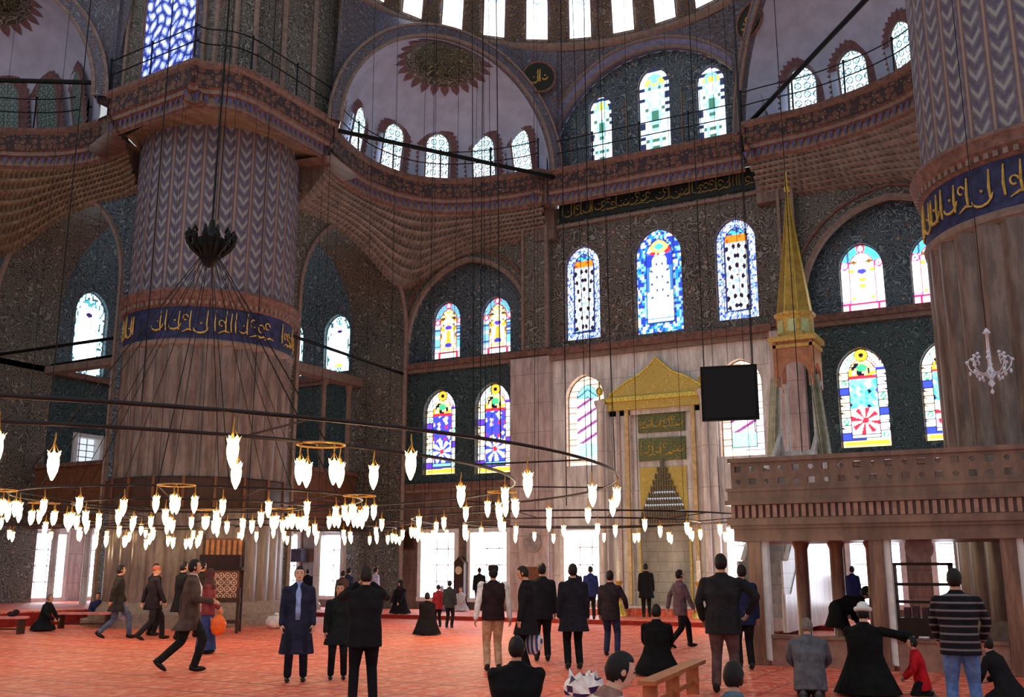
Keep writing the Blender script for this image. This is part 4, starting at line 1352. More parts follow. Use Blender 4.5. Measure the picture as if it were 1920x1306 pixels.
n = int((X1 - X0) / .125)
for i in range(n): mb.box(X0 + i*.125, X0 + i*.125 + .07, -.2, -.12, 2.53, 2.75, 0)
part(mb, 'dentil_row', plain('lighter dentil marble', (166,124,108), .5), lg)
# pierced parapet: hexagons in a net
mb = MB()
cell = .26
cols = int((X1 - X0) / cell)
outl = rect(X0, X0 + cols*cell, 3.06, 3.52)
holes = []
for i in range(cols):
    for j in range(2):
        cx = X0 + cell*(i+.5) ; cz = 3.175 + j*.23
        s = .078 if (i + j) % 2 else .05
        if (i + j) % 2: holes.append([(cx + s*math.cos(PI/4+PI*k/2)*1.15, cz + s*math.sin(PI/4+PI*k/2)) for k in range(4)])
        else: holes.append([(cx + s*math.cos(PI*k/3), cz + s*math.sin(PI*k/3)) for k in range(6)])
mb.panel(outl, holes, lambda s, z, d: (s, -.12 + d, z), .08, 0)
mb.panel(outl, holes, lambda s, z, d: (s, -.04 + d, z), 0, 0)
mb.box(X0-.04, X1, -.18, .02, 3.52, 3.6, 0)
mb.box(X0, X0+.08, -.04, DY, 3.06, 3.52, 0); mb.box(X0-.04, X0+.12, -.1, DY, 3.52, 3.6, 0)
part(mb, 'pierced_parapet', [M_LOGE], lg)
for a, b in zip(POSTS, POSTS[1:]):
    mb = MB(); mb.box(a+.2, b-.15, .04, .12, 0, .46, 0); mb.box(a+.2, b-.15, .0, .16, .46, .52, 1); part(mb, 'low_panel', [plain('low panel marble', (150,112,98), .5), M_LOGE], lg)
# wooden cabinet and bookstand below the loge
cb = empty('bookcase', (-2.3, 19.3, 0), 0, 'dark wooden bookcase with carved panels standing under the loge', 'bookcase')
mb = MB(); mb.box(-.55,.55,0,.35,0,.75,0); mb.box(-.5,-.44,0,.3,.75,1.75,0); mb.box(.44,.5,0,.3,.75,1.75,0)
for z in (.75,1.05,1.35,1.7): mb.box(-.5,.5,0,.3,z,z+.05,0)
part(mb, 'cabinet_body', M_DARK, cb)
mb = MB()
for k, x in enumerate((-.34,-.2,-.04,.1,.27)): mb.box(x,x+.1,.05,.2,.8,.98+.02*(k%2))
part(mb, 'row_of_books', plain('dull book spines', (90,60,70), .7), cb)
mb = MB(); mb.prism([(.24*math.cos(2*PI*i/20)*1.0, 2.0+.24*math.sin(2*PI*i/20)) for i in range(20)], fr, .0, .05, 0); mb.box(-.11,.11,.01,.04,1.75,1.8,0); part(mb, 'crest', plain('pinkish carved crest', (176,150,150), .5), cb)
# books on the low panel
for k, (x, y, w) in enumerate(((-2.62,18.2,.16),(-2.42,18.23,.14),(-2.2,18.2,.17))):
    mb = MB(); mb.box(-w/2, w/2, -.09, .05, 0, .025, 0); mb.box(-w/2+.01, w/2-.01, -.085, .04, .025, .04, 1)
    o = mb.build('open_book', [plain('book cover', (120,110,110), .6), plain('paper', (232,230,224), .7)]); o.location = (x, y, .52)
    tag(o, ['white open book on the low marble rail under the loge, leftmost of three', 'white open book on the low marble rail under the loge, middle of three', 'white open book on the low marble rail under the loge, rightmost of three'][k], 'book', 'books on the loge rail')

# ---------------------------------------------------------------- hanging black panel
sc = empty('hanging_screen', (-6.35, 22.0, 4.9), R(12), 'black square screen hanging on cables in front of the minbar window', 'screen')
mb = MB(); mb.box(-.63, .63, -.04, .1, 0, 1.25, 0); part(mb, 'screen_case', plain('black plastic', (9,9,10), .8), sc)
mb = MB(); mb.box(-.57, .57, -.05, -.04, .06, 1.19, 0); part(mb, 'screen_face', plain('screen glass', (5,5,6), .6, var=0), sc)
for x in (-.55, .55):
    mb = MB(); mb.tube([(x, .03, 1.25), (x, .03, 12)], .012, 5); part(mb, 'cable', M_IRON, sc)

# ---------------------------------------------------------------- small crystal chandelier before the right pier
M_CRYS = plain('cut crystal', (214,214,226), .12, .2, .05)
cr = empty('crystal_chandelier', (-.72, 16.0, 4.12), 0, 'small crystal chandelier with curled arms hanging before the right pier', 'chandelier')
mb = MB(); mb.lathe([(.0,.0),(.03,.04),(.0,.1),(.05,.16),(.02,.22),(.08,.3),(.05,.36),(.03,.42),(.02,.9),(.06,.92),(.02,.98),(0,1.0)], n=10); part(mb, 'stem', M_CRYS, cr, True)
mb = MB(); mb.tube([(0,0,1.0),(0,0,9.0)], .008, 5); part(mb, 'cable', M_IRON, cr)
for i in range(8):
    a = 2*PI*i/8; c, s = math.cos(a), math.sin(a)
    mb = MB(); pth = [(.04,.34),(.12,.3),(.2,.32),(.27,.4),(.3,.5),(.25,.56),(.2,.52),(.21,.47)]
    mb.tube([(r*c, r*s, z) for r, z in pth], .011, 5)
    mb.ell((.3*c,.3*s,.5), (.03,)*3, 6, 4); mb.ell((.27*c,.27*s,.33), (.022,.022,.04), 6, 4); mb.ell((.15*c,.15*s,.24), (.02,.02,.035), 6, 4); mb.ell((.2*c,.2*s,.6), (.026,)*3, 6, 4)
    part(mb, 'arm', M_CRYS, cr, True)

# ---------------------------------------------------------------- carved preacher's chair in front of the left pier
ks = empty('preacher_chair', (-19.85, 20.3, 0), R(38), 'dark carved wooden preacher chair with lattice front before the left pier', 'chair')
mb = MB()
for x in (-.55,.5):
    for y in (-.4,.4): mb.box(x, x+.08, y, y+.08, 0, 2.55 if y > 0 else 1.15)
part(mb, 'frame', M_DARK, ks)
mb = MB(); mb.box(-.5,.52,-.4,.44,.78,.86); mb.box(-.56,.6,-.44,-.34,.25,.34); mb.box(-.56,.6,-.44,-.34,.78,.9); part(mb, 'seat', M_DARK, ks)
mb = MB()
mb.box(-.5,.52,-.38,-.34,.86,1.6,0)
for i in range(6):
    for j in range(4):
        x = -.42 + i*.165; z = .95 + j*.17
        mb.tube([(x+.07*math.cos(2*PI*k/8), -.39, z+.07*math.sin(2*PI*k/8)) for k in range(8)], .014, 4, 1, closed=True)
        mb.ell((x, -.39, z), (.025,.015,.025), 6, 4, 1)
part(mb, 'lattice_front', [M_WOODB, plain('mother of pearl inlay', (206,176,166), .4)], ks)
mb = MB(); mb.box(-.56,.6,-.46,.46,1.6,1.68,0); mb.box(-.5,.54,-.4,-.1,1.68,2.0,0); part(mb, 'reading_desk', plain('black brown cushion cloth', (40,22,26), .8), ks)
mb = MB(); mb.box(-.5,.5,.4,.45,.9,2.45,0)
for i in range(7): mb.box(-.46+i*.145, -.38+i*.145, .36, .4, 1.7, 2.4, 1)
part(mb, 'backrest', [M_WOODB, plain('orange wood slats', (178,110,66), .5)], ks)

# wall boards, loudspeaker, clock
def board(name, x, y, z, w, h, rz, mats, label, cat='sign', group=None):
    root = empty(name, (x, y, z), rz, label, cat, group)
    mb = MB(); mb.box(-w/2, w/2, -.05, -.01, 0, h); part(mb, 'frame', mats[0], root)
    mb = MB(); mb.box(-w/2+.07, w/2-.07, -.065, -.05, .07, h-.07); part(mb, 'panel', mats[1], root)
    return root
MBD = plain('maroon board', (92,52,46), .6); MBD2 = plain('reddish brown board', (128,78,66), .6)
board('notice_board', XW, 23.9, 2.62, 1.7, .75, R(90), (MBD, plain('grey brown text board', (112,84,80), .6)), 'wide brown framed board on the left marble wall')
board('wall_board', -24.2, YW, 1.9, 1.75, 1.0, 0, (MBD, MBD2), 'large reddish framed board on the far wall right of the left pier', 'board')
board('wall_board', -22.75, YW, 2.35, .7, .75, 0, (MBD, M_DARK), 'small dark framed board hung high on the far wall', 'board')
ck = empty('longcase_clock', (-20.15, 33.1, ZP), 0, 'dark standing clock between the two bright floor windows', 'clock')
mb = MB(); mb.box(-.22,.22,-.18,.14,0,1.7); mb.prism([(-.26,1.7),(.26,1.7),(0,1.95)], fr, -.2,.15); part(mb, 'case', M_DARK, ck)
mb = MB(); mb.prism([(.15*math.cos(2*PI*i/20), 1.45+.15*math.sin(2*PI*i/20)) for i in range(20)], fr, -.2,-.18); part(mb, 'dial', plain('clock dial', (206,186,150), .5), ck)
for y, lab in ((25.75,'nearer'),(27.5,'farther')):
    pass
sp = empty('wall_loudspeaker', (-28.05, 33.15, 1.9), 0, 'grey box loudspeaker on the far wall just right of the left pier', 'loudspeaker')
mb = MB(); mb.box(-.32,.32,-.25,.1,0,.55); part(mb, 'case', plain('grey speaker case', (92,92,112), .6), sp)
mb = MB(); mb.box(-.27,.27,-.27,-.25,.04,.51); part(mb, 'grille', plain('dark speaker grille', (66,66,84), .8), sp)

# ---------------------------------------------------------------- ring chandeliers with glass oil lamps
M_LAMP = glow('lit frosted lamp glass', (255,228,176), 7.0)
M_BRASS = plain('brass', (196,146,70), .35, .6)
M_RING = plain('dark bronze ring', (44,36,36), .45, .4)
def lamp_meshes(s=1.0):
    mb = MB()
    pr = [(0,-.30),(.012,-.29),(.028,-.25),(.046,-.2),(.056,-.13),(.056,-.08),(.05,-.04),(.062,0.0)]
    mb.lathe([(r*s*1.12, z*s) for r, z in pr], n=10)
    for i in range(6):
        a = 2*PI*i/6
        mb.poly([(.06*s*math.cos(a-.35),.06*s*math.sin(a-.35),0),(.06*s*math.cos(a+.35),.06*s*math.sin(a+.35),0),(.082*s*math.cos(a),.082*s*math.sin(a),.035*s)])
    g = mb.mesh('lamp', M_LAMP, True)
    return g
LAMP = lamp_meshes(.86)
hm = MB(); hm.tube([(0,0,0),(0.012,0,.08),(0,0,.15),(0.0,0,.2)], .008, 5); hm.tube([(.05*math.cos(a),.05*math.sin(a),0) for a in [2*PI*i/8 for i in range(8)]], .007, 4, closed=True)
for i in range(3):
    a = 2*PI*i/3; hm.tube([(.055*math.cos(a),.055*math.sin(a),0),(0,0,.1)], .004, 4)
HANG = hm.mesh('hanger', M_BRASS, True)
def add_lamp(root, x, y, z):
    """lamp whose hanger top is at z"""
    l = inst(LAMP, 'lamp', root, (x, y, z - .2), rnd.uniform(0, 6))
    inst(HANG, 'hanger', l)
def light(root, x, y, z, e):
    ld = bpy.data.lights.new('lamp_light', 'POINT'); ld.energy = e; ld.color = (1.0, .72, .42); ld.shadow_soft_size = .12
    o = bpy.data.objects.new('lamp_light', ld); COL.objects.link(o); o.parent = root; o.location = (x, y, z)
def ringpts(r, n=96, cx=0, cy=0, z=0): return [(cx + r*math.cos(2*PI*i/n), cy + r*math.sin(2*PI*i/n), z) for i in range(n)]
def chandelier(x, y, z, label, rings, loops=(), cables=(), hub=None, htop=26.0, rr=.022):
    root = empty('ring_chandelier', (x, y, z), 0, label, 'chandelier', 'ring chandeliers of oil lamps')
    for (r, n, ph, dz, drop) in rings:
        mb = MB(); mb.tube(ringpts(r, 120, z=dz), rr, 6, closed=True); part(mb, 'ring', M_RING, root, True)
        for i in range(n):
            a = ph + 2*PI*i/n
            add_lamp(root, r*math.cos(a), r*math.sin(a), dz - .01 - drop*(.5+.5*math.cos(i*2.4)))
    for (r, k, lr, ln, ph, dz) in loops:
        for i in range(k):
            a = ph + 2*PI*i/k; cx, cy = r*math.cos(a), r*math.sin(a)
            mb = MB(); mb.tube(ringpts(lr, 20, cx, cy, dz), .013, 5, closed=True); mb.tube([(cx*.99,cy*.99,dz),(cx*.985,cy*.985,0)], .01, 5); part(mb, 'small_ring', M_BRASS, root, True)
            for q in range(ln):
                b = 2*PI*q/ln + a; add_lamp(root, cx + lr*math.cos(b), cy + lr*math.sin(b), dz)
    for (r, n, ph) in cables:
        for i in range(n):
            a = ph + 2*PI*i/n
            mb = MB()
            if hub: mb.tube([(r*math.cos(a), r*math.sin(a), 0), (.18*math.cos(a), .18*math.sin(a), hub)], .009, 4)
            else: mb.tube([(r*math.cos(a), r*math.sin(a), 0), (r*math.cos(a)*.96, r*math.sin(a)*.96, htop - z)], .007, 4)
            part(mb, 'cable', M_IRON, root)
    if len(rings) > 1:
        r0, r1 = rings[0][0], rings[1][0]
        for i in range(12):
            a = 2*PI*i/12 + .1
            mb = MB(); mb.tube([(r1*math.cos(a), r1*math.sin(a), rings[1][3]), (r0*math.cos(a), r0*math.sin(a), rings[0][3])], .012, 5); part(mb, 'spoke', M_RING, root)
    return root
big = chandelier(-14.0, 10.8, 3.0, 'largest iron ring chandelier hanging low with widely spaced glass lamps',
    [(8.8, 30, .12, 0, .12), (7.2, 26, .05, 0, .12)], [(7.2, 6, .26, 4, .75, -.02)], [(8.8, 14, .3), (7.2, 8, .1)])
for a in (-.9, -.3, .3, .9, 1.5, 2.2): light(big, 8.0*math.cos(a), 8.0*math.sin(a), -.75, 40)
mid = chandelier(-15.1, 14.6, 3.0, 'inner ring chandelier under the black hub with a tent of cables',
    [(3.3, 26, .1, 0, .05), (2.2, 16, .2, -.15, 0)], [(3.6, 6, .3, 4, .2, -.02)], [(3.3, 18, .1)], hub=5.0)
for a in (0, 2.1, 4.2): light(mid, 3*math.cos(a), 3*math.sin(a), -.8, 45)
mb = MB()
mb.lathe([(0,4.75),(.12,4.8),(.2,4.95),(.3,5.15),(.34,5.35),(.2,5.4),(.1,5.5),(.05,5.8),(0,5.85)], n=14)
for i in range(12):
    a = 2*PI*i/12
    mb.tube([(r*math.cos(a), r*math.sin(a), z) for r, z in ((.2,5.0),(.42,5.2),(.52,5.42),(.46,5.55),(.4,5.45))], .03, 5)
    mb.ell((.46*math.cos(a),.46*math.sin(a),5.35), (.07,.07,.1), 6, 4)
part(mb, 'hub', M_IRON, mid, True, 'black wrought iron hub')
mb = MB(); mb.tube([(0,0,5.8),(0.2,0,23)], .022, 5); mb.tube([(.1,.05,5.8),(.3,.05,23)], .01, 5); part(mb, 'main_cable', M_IRON, mid)
far = chandelier(-20.0, 24.4, 2.95, 'ring chandelier farther off between the left pier and the mihrab',
    [(3.6, 24, .1, 0, .1), (2.4, 16, .3, -.1, 0)], [], [(3.6, 10, .3)])
for a in (0, 3.1): light(far, 3*math.cos(a), 3*math.sin(a), -.8, 75)
qib = chandelier(-11.6, 25.3, 2.95, 'ring chandelier hanging in front of the mihrab',
    [(4.6, 26, .15, 0, .12), (3.2, 16, .3, -.1, 0)], [], [(4.6, 12, .2)])
for a in (.5, 2.6, 4.4): light(qib, 4*math.cos(a), 4*math.sin(a), -.8, 150)
lef = chandelier(-24.6, 16.6, 2.95, 'ring chandelier at the far left before the side wall',
    [(4.2, 26, .2, 0, .1), (2.8, 16, .3, -.1, 0)], [], [(4.2, 10, .2)])
for a in (0, 2.1, 4.2): light(lef, 4*math.cos(a), 4*math.sin(a), -.8, 50)
sid = chandelier(-21.2, 19.0, 2.7, 'small low ring chandelier close in front of the left pier',
    [(1.3, 14, .2, 0, .1)], [], [(1.3, 6, .2)])

# long vertical suspension wires of further fittings, seen against the walls
for k, (x, y, z0) in enumerate(((-9.6,20.2,3.0),(-8.8,19.8,3.0),(-13.4,22.9,3.0),(-6.6,25.0,5.0),(-20.6,22.0,3.0),(-5.8,26.5,4.6))):
    mb = MB(); mb.tube([(0,0,0),(0,0,23-z0)], .012, 5)
    o = mb.build('suspension_wire', M_IRON); o.location = (x, y, z0)
    if k < 0: pass
    tag(o, ['thin black wire hanging from the dome just left of the black screen', 'thin black wire hanging before the mihrab, the second from the screen', 'thin black wire hanging between the bay pilaster and the mihrab', 'thin black wire hanging before the gilded pulpit roof', 'thin black wire hanging close to the right edge of the left pier', 'thin black wire hanging right of the gilded pulpit roof'][k], 'wire', 'wires hanging from the dome')

# ---------------------------------------------------------------- low furniture
M_BENCH = plain('honey brown bench wood', (170,104,66), .45)
bn = empty('low_bench', (-4.5, 12.6, 0), R(97), 'low honey brown wooden bench in the right foreground', 'bench')
mb = MB(); mb.box(-1.5, 1.5, -.1, .1, .36, .41); part(mb, 'seat', M_BENCH, bn)
mb = MB(); mb.box(-1.4, 1.4, -.02, .02, .12, .17); part(mb, 'stretcher', M_BENCH, bn)
for x in (-1.35, -.2, 1.0):
    mb = MB(); mb.box(x, x+.07, -.08, .08, 0, .36); part(mb, 'leg', M_BENCH, bn)
def low_table(x, y, rz, L, label, z=0):
    root = empty('low_table', (x, y, z), rz, label, 'table', 'low reading tables at the left')
    mb = MB(); mb.box(-L/2, L/2, -.2, .2, .38, .44); part(mb, 'tabletop', plain('pink cloth table top', (214,130,126), .8), root)
    for sx in (-1, 1):
        mb = MB(); mb.box(sx*(L/2-.1)-.03, sx*(L/2-.1)+.03, -.17, .17, 0, .38); part(mb, 'leg', M_DARK, root)
    mb = MB(); mb.box(-L/2+.1, L/2-.1, -.02, .02, .1, .14); part(mb, 'stretcher', M_DARK, root)
low_table(-24.9, 17.0, R(28), 2.4, 'long low reading table with pink top at the far left, the nearer')
low_table(-24.6, 20.0, R(30), 1.5, 'low reading table with pink top beside the seated man, the farther')
for k, (x, y, s) in enumerate(((-24.6,17.1,1.0),(-24.1,17.35,.7))):
    mb = MB(); mb.ell((0,0,.06), (.22*s,.12,.07), 10, 6); mb.ell((.15*s,.03,.1), (.12*s,.1,.08), 8, 5)
    o = mb.build('cloth_bundle', plain('dark bundle', (44,28,38), .9), None, True); o.location = (x, y, .44); tag(o, ['larger dark bundle lying on the nearer low reading table','smaller dark bundle lying on the nearer low reading table'][k], 'bundle', 'bundles on the low table')
# pale bags heaped on the pier base
for k, (x, y, s, c) in enumerate(((-19.6,22.9,.34,(216,220,232)),(-19.35,23.35,.3,(200,206,224)),(-19.75,22.4,.26,(222,214,214)),(-19.2,22.8,.2,(60,48,52)))):
    mb = MB(); r2 = random.Random(k)
    mb.ell((0,0,s*.7), (s,s*.8,s*.7), 12, 9)
    mb.v = [(a*(1+r2.uniform(-.12,.12)), b*(1+r2.uniform(-.12,.12)), max(0, c_*(1+r2.uniform(-.1,.1)))) for a, b, c_ in mb.v]
    mb.tube([(0,0,s*1.3),(.05,0,s*1.6),(.12,0,s*1.5)], .04, 6)
    o = mb.build('cloth_bag', plain('bag %d' % k, c, .7), None, True); o.location = (x, y, 0)
    tag(o, ['large pale bag on the carpet right of the left pier base', 'bluish white bag behind the other bags by the left pier', 'cream white bag nearest the pier base in the heap', 'small dark bag among the pale bags by the left pier'][k], 'bag', 'bags heaped by the left pier')
# crumpled white cloth with violet trim at the bottom edge
mb = MB(); r2 = random.Random(5)
mb.ell((0,0,.1), (.2,.16,.13), 14, 9, 0)
mb.v = [(a*(1+r2.uniform(-.2,.2)), b*(1+r2.uniform(-.2,.2)), max(0, c_*(1+r2.uniform(-.2,.25)))) for a, b, c_ in mb.v]
mb.m = [1 if r2.random() < .22 else 0 for _ in mb.m]
for i in range(7):
    a = 2*PI*i/7 + r2.uniform(-.3,.3); rr2 = .13
    c_, s_ = math.cos(a), math.sin(a)
    mb.grid([[(rr2*c_*.5,rr2*s_*.5,.16),(rr2*c_*1.1,rr2*s_*1.1,.26+r2.uniform(-.05,.04))],[(rr2*math.cos(a+.5)*.6,rr2*math.sin(a+.5)*.6,.14),(rr2*math.cos(a+.35)*1.2,rr2*math.sin(a+.35)*1.2,.2+r2.uniform(-.03,.08))]], None, 0)
o = mb.build('crumpled_bag', [plain('white crumpled plastic', (236,232,236), .5), plain('violet print', (52,40,92), .6)]); o.location = (-5.7, 12.45, 0)
o.scale = (1.3,1.3,1.3)
tag(o, 'crumpled white and violet plastic bag on the carpet at the bottom edge', 'bag')
# ---------------------------------------------------------------- people
DG = None
def remeshed(mb, voxel, mats, name, smooth_it=3):
    me = bpy.data.meshes.new(name)
    me.from_pydata(mb.v, [], mb.f)
    o = bpy.data.objects.new('tmp_' + name, me)
    COL.objects.link(o)
    r = o.modifiers.new('r', 'REMESH'); r.mode = 'VOXEL'; r.voxel_size = voxel; r.use_smooth_shade = True
    if smooth_it:
        s = o.modifiers.new('s', 'SMOOTH'); s.factor = 0.5; s.iterations = smooth_it
    dg = bpy.context.evaluated_depsgraph_get()
    out = bpy.data.meshes.new_from_object(o.evaluated_get(dg))
    out.name = name
    out.materials.clear()
    for m in (mats if isinstance(mats, (list, tuple)) else [mats]): out.materials.append(m)
    out.polygons.foreach_set('use_smooth', [True] * len(out.polygons))
    bpy.data.objects.remove(o); bpy.data.meshes.remove(me)
    return out
def ik(a, t, l1, l2, pole):
    a = Vector(a); t = Vector(t); d = t - a; L = d.length
    mx = (l1 + l2) * .998
    if L > mx: t = a + d * (mx / L); d = t - a; L = mx
    if L < abs(l1 - l2) + .01: L = abs(l1 - l2) + .01
    u = d.normalized()
    k = (l1*l1 - l2*l2 + L*L) / (2*L)
    h = math.sqrt(max(0, l1*l1 - k*k))
    p = Vector(pole); p = (p - u * p.dot(u))
    p = p.normalized() if p.length > 1e-5 else u.orthogonal().normalized()
    return a + u*k + p*h, t
def etube(mb, rows, n=16):
    """rows: (centre, right vec, fwd vec, rx, ry)"""
    k = len(mb.v)
    for c, r, f, rx, ry in rows:
        for q in range(n):
            w = 2*PI*q/n
            mb.v.append(tuple(c + r*(math.cos(w)*rx) + f*(math.sin(w)*ry)))
    for i in range(len(rows)-1):
        for q in range(n):
            q2 = (q+1) % n
            mb.f.append([k+i*n+q, k+i*n+q2, k+(i+1)*n+q2, k+(i+1)*n+q]); mb.m.append(0); mb.uv.append(None)
    mb.f.append([k+q for q in range(n)][::-1]); mb.m.append(0); mb.uv.append(None)
    mb.f.append([k+(len(rows)-1)*n+q for q in range(n)]); mb.m.append(0); mb.uv.append(None)
def capsule(mb, a, b, r0, r1, n=10):
    a = Vector(a); b = Vector(b); d = (b-a)
    if d.length < 1e-5: return
    u = d.normalized()
    mb.tube([a - u*r0*.7, a, a + d*.5, b, b + u*r1*.7], [r0*.6, r0, (r0+r1)/2, r1, r1*.6], n)
def hand(mb, w, d, side, palm, curl=0.5):
    """w wrist, d pointing dir, side: thumb side vector, palm: palm normal"""
    w = Vector(w); d = Vector(d).normalized(); s = Vector(side); s = (s - d*s.dot(d)).normalized(); p = d.cross(s)
    if p.dot(Vector(palm)) < 0: p = -p
    M = Matrix((s, d, p)).transposed()
    mb.ell(w + d*.045, (.042, .055, .018), 10, 6, 0, M)
    for i, (off, L) in enumerate(((.03,.072),(.011,.08),(-.009,.075),(-.028,.06))):
        b = w + d*.085 + s*off
        m1 = b + (d*math.cos(curl*.6) + p*math.sin(curl*.6)) * L*.45
        e = m1 + (d*math.cos(curl*1.8) + p*math.sin(curl*1.8)) * L*.55
        mb.tube([b - d*.02, b, m1, e], [.0095,.0095,.009,.0075], 6)
    b = w + d*.025 + s*.036
    m1 = b + (d*.6 + s*.7 + p*.25).normalized()*.04
    e = m1 + (d*.9 + s*.15 + p*.4).normalized()*.035
    mb.tube([b - s*.015, b, m1, e], [.012,.012,.0105,.008], 6)
SKIN = plain('skin', (206,148,122), .55, var=.05)
SKIN2 = plain('light skin', (222,172,148), .55, var=.05)
HAIR = plain('black hair', (24,18,18), .6, var=.15, scale=30)
HAIRG = plain('greying hair', (120,104,96), .7, var=.15, scale=30)
EYE = plain('eye', (20,14,12), .3)
LIP = plain('lips', (150,78,72), .5)
SHOE = plain('dark shoes', (26,22,24), .4)
SOCK = plain('grey socks', (84,84,88), .9)
def cloth(name, rgb, stripes=None):
    if name in MATS: return MATS[name]
    g = G(name, .88, spec=.15)
    oc = g.n('ShaderNodeTexCoord').outputs['Object']
    f = g.noise(oc, 9, 4); c = lin(rgb)
    col = g.mix(g.step(f, .5, .2), tuple(x*.7 for x in c[:3])+(1,), tuple(min(1, x*1.25) for x in c[:3])+(1,))
    if stripes:
        z = g.xyz(oc)[2]
        per, wid, rgb2 = stripes
        fr_ = g.math('FRACT', g.math('DIVIDE', z, per))
        col = g.mix(g.step(g.math('ABSOLUTE', g.math('SUBTRACT', fr_, .5)), .5 - wid, .03), col, lin(rgb2))
    g.bump(g.noise(oc, 14, 3), .5, .02)
    MATS[name] = g.base(col)
    return MATS[name]

def away(x, y): return math.atan2(-x, y)
def person(pos, H, turn, label, group=None, vox=.012, pel=(0,0,.93), lean=0, yaw=0, pitch=0, twist=0,
           LF=(-.1,0,.085), RF=(.1,0,.085), LH=(-.24,.05,.84), RH=(.24,.05,.84), kneeL=(0,1,0), kneeR=(0,1,0),
           elL=(-.5,-1,-.2), elR=(.5,-1,-.2), top=('jacket', 'dark grey jacket', (44,40,44)), under=None, legs=('trousers', 'black trousers', (26,26,30)),
           hair=HAIR, hat=None, skin=SKIN, shoes=SHOE, eyes=True, beard=False, toeL=(0,1,0), toeR=(0,1,0), curl=.5, fat=1.0, wide=1.0):
    x, y, z = pos; wide *= 1.08; fat *= 1.1
    root = empty('person', (x, y, z), away(x, y) + R(turn), label, 'person', group)
    s = H / 1.75
    root.scale = (s, s, s)
    P = Vector(pel); th = R(lean)
    u = Vector((0, math.sin(th), math.cos(th))); f = Vector((0, math.cos(th), -math.sin(th))); r = Vector((1, 0, 0))
    tw = Matrix.Rotation(R(twist), 3, u); r2 = tw @ r; f2 = tw @ f
    chest = P + u*.36; shc = P + u*.475; nk = P + u*.56
    hy = Matrix.Rotation(R(yaw), 3, 'Z')
    pit = R(pitch) ; hu = hy @ Vector((0, math.sin(th*.35 + pit), math.cos(th*.35 + pit))); hf = hy @ Vector((0, math.cos(th*.35 + pit), -math.sin(th*.35 + pit))); hr = hf.cross(hu)
    hc = nk + hu*.135 + hf*.02
    HM = Matrix((hr, hf, hu)).transposed()
    hipL = P + Vector((-.09,0,-.03)); hipR = P + Vector((.09,0,-.03))
    kL, aL = ik(hipL, LF, .44, .42, kneeL); kR, aR = ik(hipR, RF, .44, .42, kneeR)
    sL = shc - r2*.175*wide; sR = shc + r2*.175*wide
    eL, wL = ik(sL, LH, .29, .255, elL); eR, wR = ik(sR, RH, .29, .255, elR)
    # --- body
    mb = MB()
    mb.ell(hc, (.074,.092,.112), 16, 12, 0, HM)
    mb.ell(hc + hf*.03 - hu*.055, (.056,.062,.06), 12, 8, 0, HM)                     # jaw
    mb.ell(hc + hf*.095 - hu*.018, (.013,.02,.026), 8, 6, 0, HM)                    # nose
    mb.ell(hc + hf*.082 + hu*.022, (.05,.016,.012), 8, 5, 0, HM)                     # brow
    for sd in (-1, 1): mb.ell(hc + hr*sd*.076 - hu*.01, (.012,.02,.032), 8, 6, 0, HM)
    capsule(mb, nk - u*.04, hc - hu*.06, .056, .05)
    etube(mb, [(P - u*.08, r, f, .13, .09), (P + u*.1, r, f, .125, .085), (chest, r2, f2, .14, .1), (shc - u*.03, r2, f2, .12, .07), (nk, r2, f2, .05, .05)])
    for a, k, b in ((sL, eL, wL), (sR, eR, wR)):
        capsule(mb, a*.9 + shc*.1 - u*.045, k, .034, .032); capsule(mb, k, b, .034, .024)
    capsule(mb, shc - u*.04, sL*.9 + shc*.1 - u*.045, .04, .034); capsule(mb, shc - u*.04, sR*.9 + shc*.1 - u*.045, .04, .034)
    for a, k, b in ((hipL, kL, aL), (hipR, kR, aR)):
        capsule(mb, a, k, .075, .05); capsule(mb, k, b, .048, .035)
    for (w, e, sd) in ((wL, eL, 1), (wR, eR, -1)):
        d = (w - e).normalized()
        hand(mb, w, d, Vector((sd*.5, 1, 0.2)), Vector((sd, 0, -.2)), curl)
    for a, t in ((aL, toeL), (aR, toeR)):
        t = Vector(t).normalized(); mb.ell(a + t*.06 - Vector((0,0,.04)), (.035,.035,.03), 8, 6)
    inst(remeshed(mb, vox if vox > .01 else .0085, skin, 'body'), 'body', root)
    if eyes:
        mb = MB()
        for sd in (-1, 1):
            mb.ell(hc + hr*sd*.03 + hf*.083 + hu*.006, (.012,.008,.007), 8, 5, 0, HM)
            mb.ell(hc + hr*sd*.031 + hf*.086 + hu*.03, (.02,.008,.005), 8, 4, 0, HM)
        mb.build('eyes', EYE, root, True)
        mb = MB(); mb.ell(hc + hf*.088 - hu*.055, (.022,.008,.007), 8, 5, 0, HM); mb.build('mouth', LIP, root, True)
    # --- hair, hats
    if hair:
        mb = MB(); mb.ell((0,0,0), (.083,.103,.118), 22, 18)
        nv = []
        for (a, b, c) in mb.v:
            keep = (b < .035 and c > -.075 - .3*b) or c > .062 + .25*max(0, b-.06) or (b < -.02 and c > -.1)
            j = 1.0 + .03*math.sin(a*90)*math.sin(c*80)
            k = j if keep else .8
            nv.append((a*k, b*k, c*k))
        mb.v = [tuple(hc + HM @ Vector(p) - hf*.004 + hu*.004) for p in nv]
        mb.build('hair', hair, root, True)
    if beard:
        mb = MB(); mb.ell(hc + hf*.045 - hu*.075, (.055,.058,.045), 12, 8, 0, HM); mb.build('beard', HAIR, root, True)
